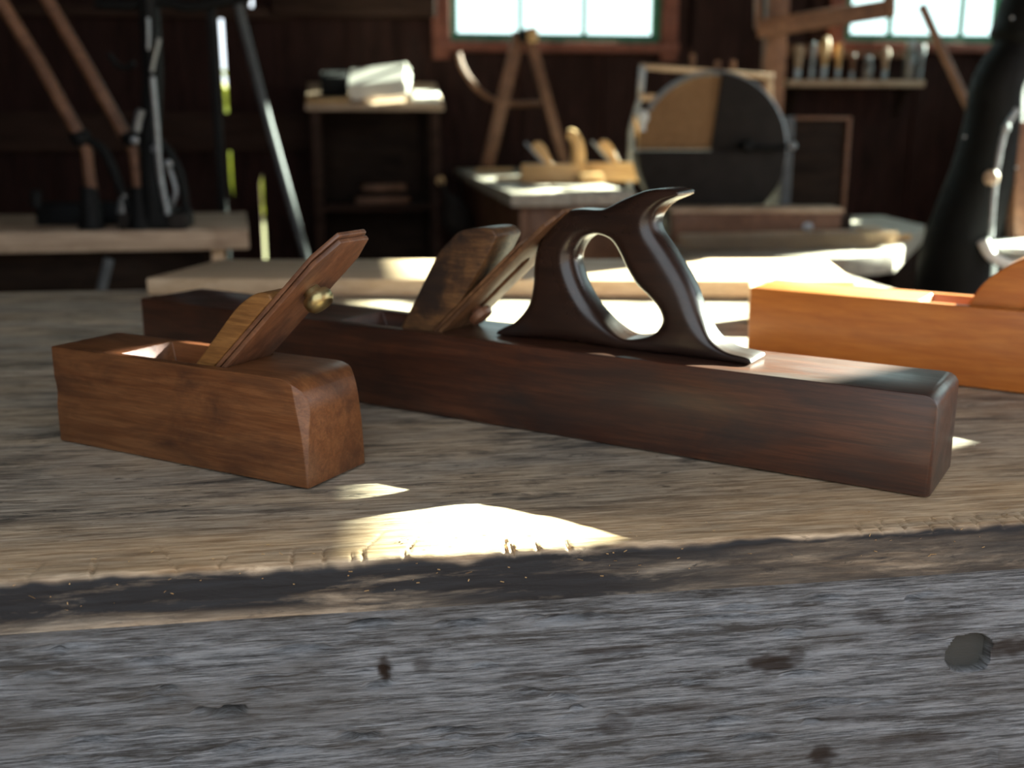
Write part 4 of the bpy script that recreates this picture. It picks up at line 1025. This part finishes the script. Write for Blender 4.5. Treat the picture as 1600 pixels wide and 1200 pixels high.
for k, (px, py, r, kd) in enumerate(TL):
    b0 = W(px, 116, YS + .05); h = W(px, py, YS + .05).z - (s0.z + .004)
    base = (b0.x, YS + .05, s0.z + .0045)
    if kd == 'jar':
        t_ = thing('glass_jar', ORD[k] + ' in the row of tools on the wall shelf, a squat dark jar', 'jar', base, 0, 'tools on the wall shelf')
        finish('glass', lathe_bm([(r * 1.1, 0), (r * 1.25, .006), (r * 1.25, h * .66), (r * .8, h * .78)], 16), m_bottle, t_, True)
        finish('lid', lathe_bm([(r * .85, h * .785), (r * .95, h * .80), (r * .95, h * .95), (r * .6, h)], 16), m_steel, t_, True)
    else:
        t_ = thing('chisel', ORD[k] + ' in the row of tools on the wall shelf, an upright ' + {'tan': 'tan-handled', 'steel': 'steel-bladed', 'pale': 'pale-handled', 'brown': 'brown-handled'}[kd] + ' chisel', 'chisel', base, 0, 'tools on the wall shelf')
        mt = {'tan': m_tan, 'steel': m_steel, 'pale': m_pale, 'brown': m_brown}[kd]
        finish('blade', box_bm(-r * .6, r * .6, -.003, .003, 0, h * .35, .001), m_steel, t_, True)
        finish('handle', lathe_bm([(r * .55, h * .33), (r * .75, h * .38), (r * .7, h * .5), (r, h * .72), (r, h * .88), (r * .75, h * .97), (r * .3, h)], 14), mt, t_, True)
# brown post with slanting arm
YQ = 3.95
fr = thing('frame_saw', 'large brown wooden frame with a slanting arm, hanging in front of the right window', 'frame', (P(1207, 200, YQ).x, P(1207, 200, YQ).y, P(1207, 200, YQ).z))
q0, q1 = P(1207, -60, YQ + .06), P(1207, 190, YQ + .06)
finish('post', box_bm(q1.x - .04, q1.x + .04, q1.y, q1.y + .04, 0, ZT, .004), m_brown, fr)
finish('arm', bar_bm(P(1183, 46, YQ), P(1398, 12, YQ - .1), .035, .060, .004), m_brown, fr)
finish('upright', bar_bm(P(1390, 24, YQ - .1), P(1390, -60, YQ - .1), .03, .034, .004), m_brown, fr)
finish('upright', bar_bm(P(1184, 46, YQ), P(1184, -50, YQ), .02, .022, .004), m_brown, fr)
wbar('strut', [(1440, 8), (1470, 75), (1516, 172)], .013, m_brown, fr, 3.4, sub=1)

# ================================================================== BLACK MACHINE AT RIGHT
YD = 2.15
q = P(1490, 470, YD)
dm = thing('drill_press', 'black cast-iron machine with a curved column and bright worn table, at the right edge', 'machine', (q.x, q.y, 0))
colp = [P(x, y, YD + .15) for x, y in smooth_open([(1640, -60), (1612, 10), (1590, 75), (1560, 130), (1552, 190), (1538, 260), (1516, 330), (1496, 400), (1490, 480)], 4)]
n = len(colp)
rads = [.055 + .055 * (i / n) ** 1.5 + (.02 if i < 8 else 0) for i in range(n)]
foot = Vector((colp[-1].x, colp[-1].y, .02))
finish('column', tube_bm(colp + [(colp[-1] + foot) / 2, foot], rads + [.13, .20], 20, flat=.7), m_black, dm)
wbar('feed_rod', [(1590, 170), (1572, 200), (1560, 250), (1552, 310), (1548, 372)], .0055, m_steel, dm, YD - .02)
finish('feed_knob', aim(lathe_bm([(.008, -.014), (.014, -.006), (.014, .006), (.008, .014)], 12), P(1549, 278, YD - .03), (0, 0, 1)), m_tan, dm)
finish('feed_knob', aim(lathe_bm([(.006, -.008), (.008, 0), (.005, .008)], 12), P(1572, 200, YD - .03), (0, 0, 1)), m_steel, dm)
tb_ = P(1590, 378, YD)
finish('table', aim(lathe_bm([(.04, -.03), (.07, -.02), (.088, -.010), (.088, .0)], 30), P(1605, 380, YD), (0, 0, 1)), m_white, dm)
wbar('table_bracket', [(1536, 376), (1546, 396), (1562, 408), (1584, 414), (1604, 412)], .011, m_white, dm, YD - .06)
finish('side_post', bar_bm(P(1594, 190, YD + .1), P(1588, 372, YD + .1), .03, .03), m_brown, dm)
for px, py in ((1581, 28), (1507, 214), (1588, 262)):
    finish('rivet', aim(lathe_bm([(.003, 0), (.003, .002), (.0015, .003)], 8), P(px, py, YD - .0), (-.3, -1, .2)), m_steel, dm)

# ================================================================== OUTSIDE
sh = thing('garden_shrub', 'sunlit yellow-green shrub outside, seen through the gaps in the plank wall', 'shrub', (-1.5, 15, -.12))
bm = bmesh.new(); rr = random.Random(3)
for k in range(2600):
    a = rr.uniform(0, 6.283); h = rr.random(); rad = 1.7 * math.sqrt(max(.02, 1 - (h * 1.1 - .25) ** 2)) * rr.uniform(.75, 1.0)
    p = Vector((-1.5 + rad * math.cos(a), 15 + rad * math.sin(a) * .8, -.1 + h * 1.75 + .12 * math.sin(a * 5)))
    u = Vector((rr.gauss(0, 1), rr.gauss(0, 1), rr.gauss(0, 1))).normalized() * .09; v = u.cross(Vector((rr.gauss(0, 1), rr.gauss(0, 1), rr.gauss(0, 1)))).normalized() * .05
    c = [bm.verts.new(x) for x in (p - u, p + v, p + u, p - v)]; bm.faces.new(c)
finish('foliage', bm, m_leaf, sh, smooth=False)
finish('core', aim(lathe_bm([(.6, 0), (1.2, .3), (1.4, .8), (1.1, 1.3), (.4, 1.6)], 16), (-1.5, 15, -.1), (0, 0, 1)), m_leaf, sh)
finish('stem', tube_bm([(-1.5, 15, -.12), (-1.5, 15, .6)], .06, 8), m_brown, sh)
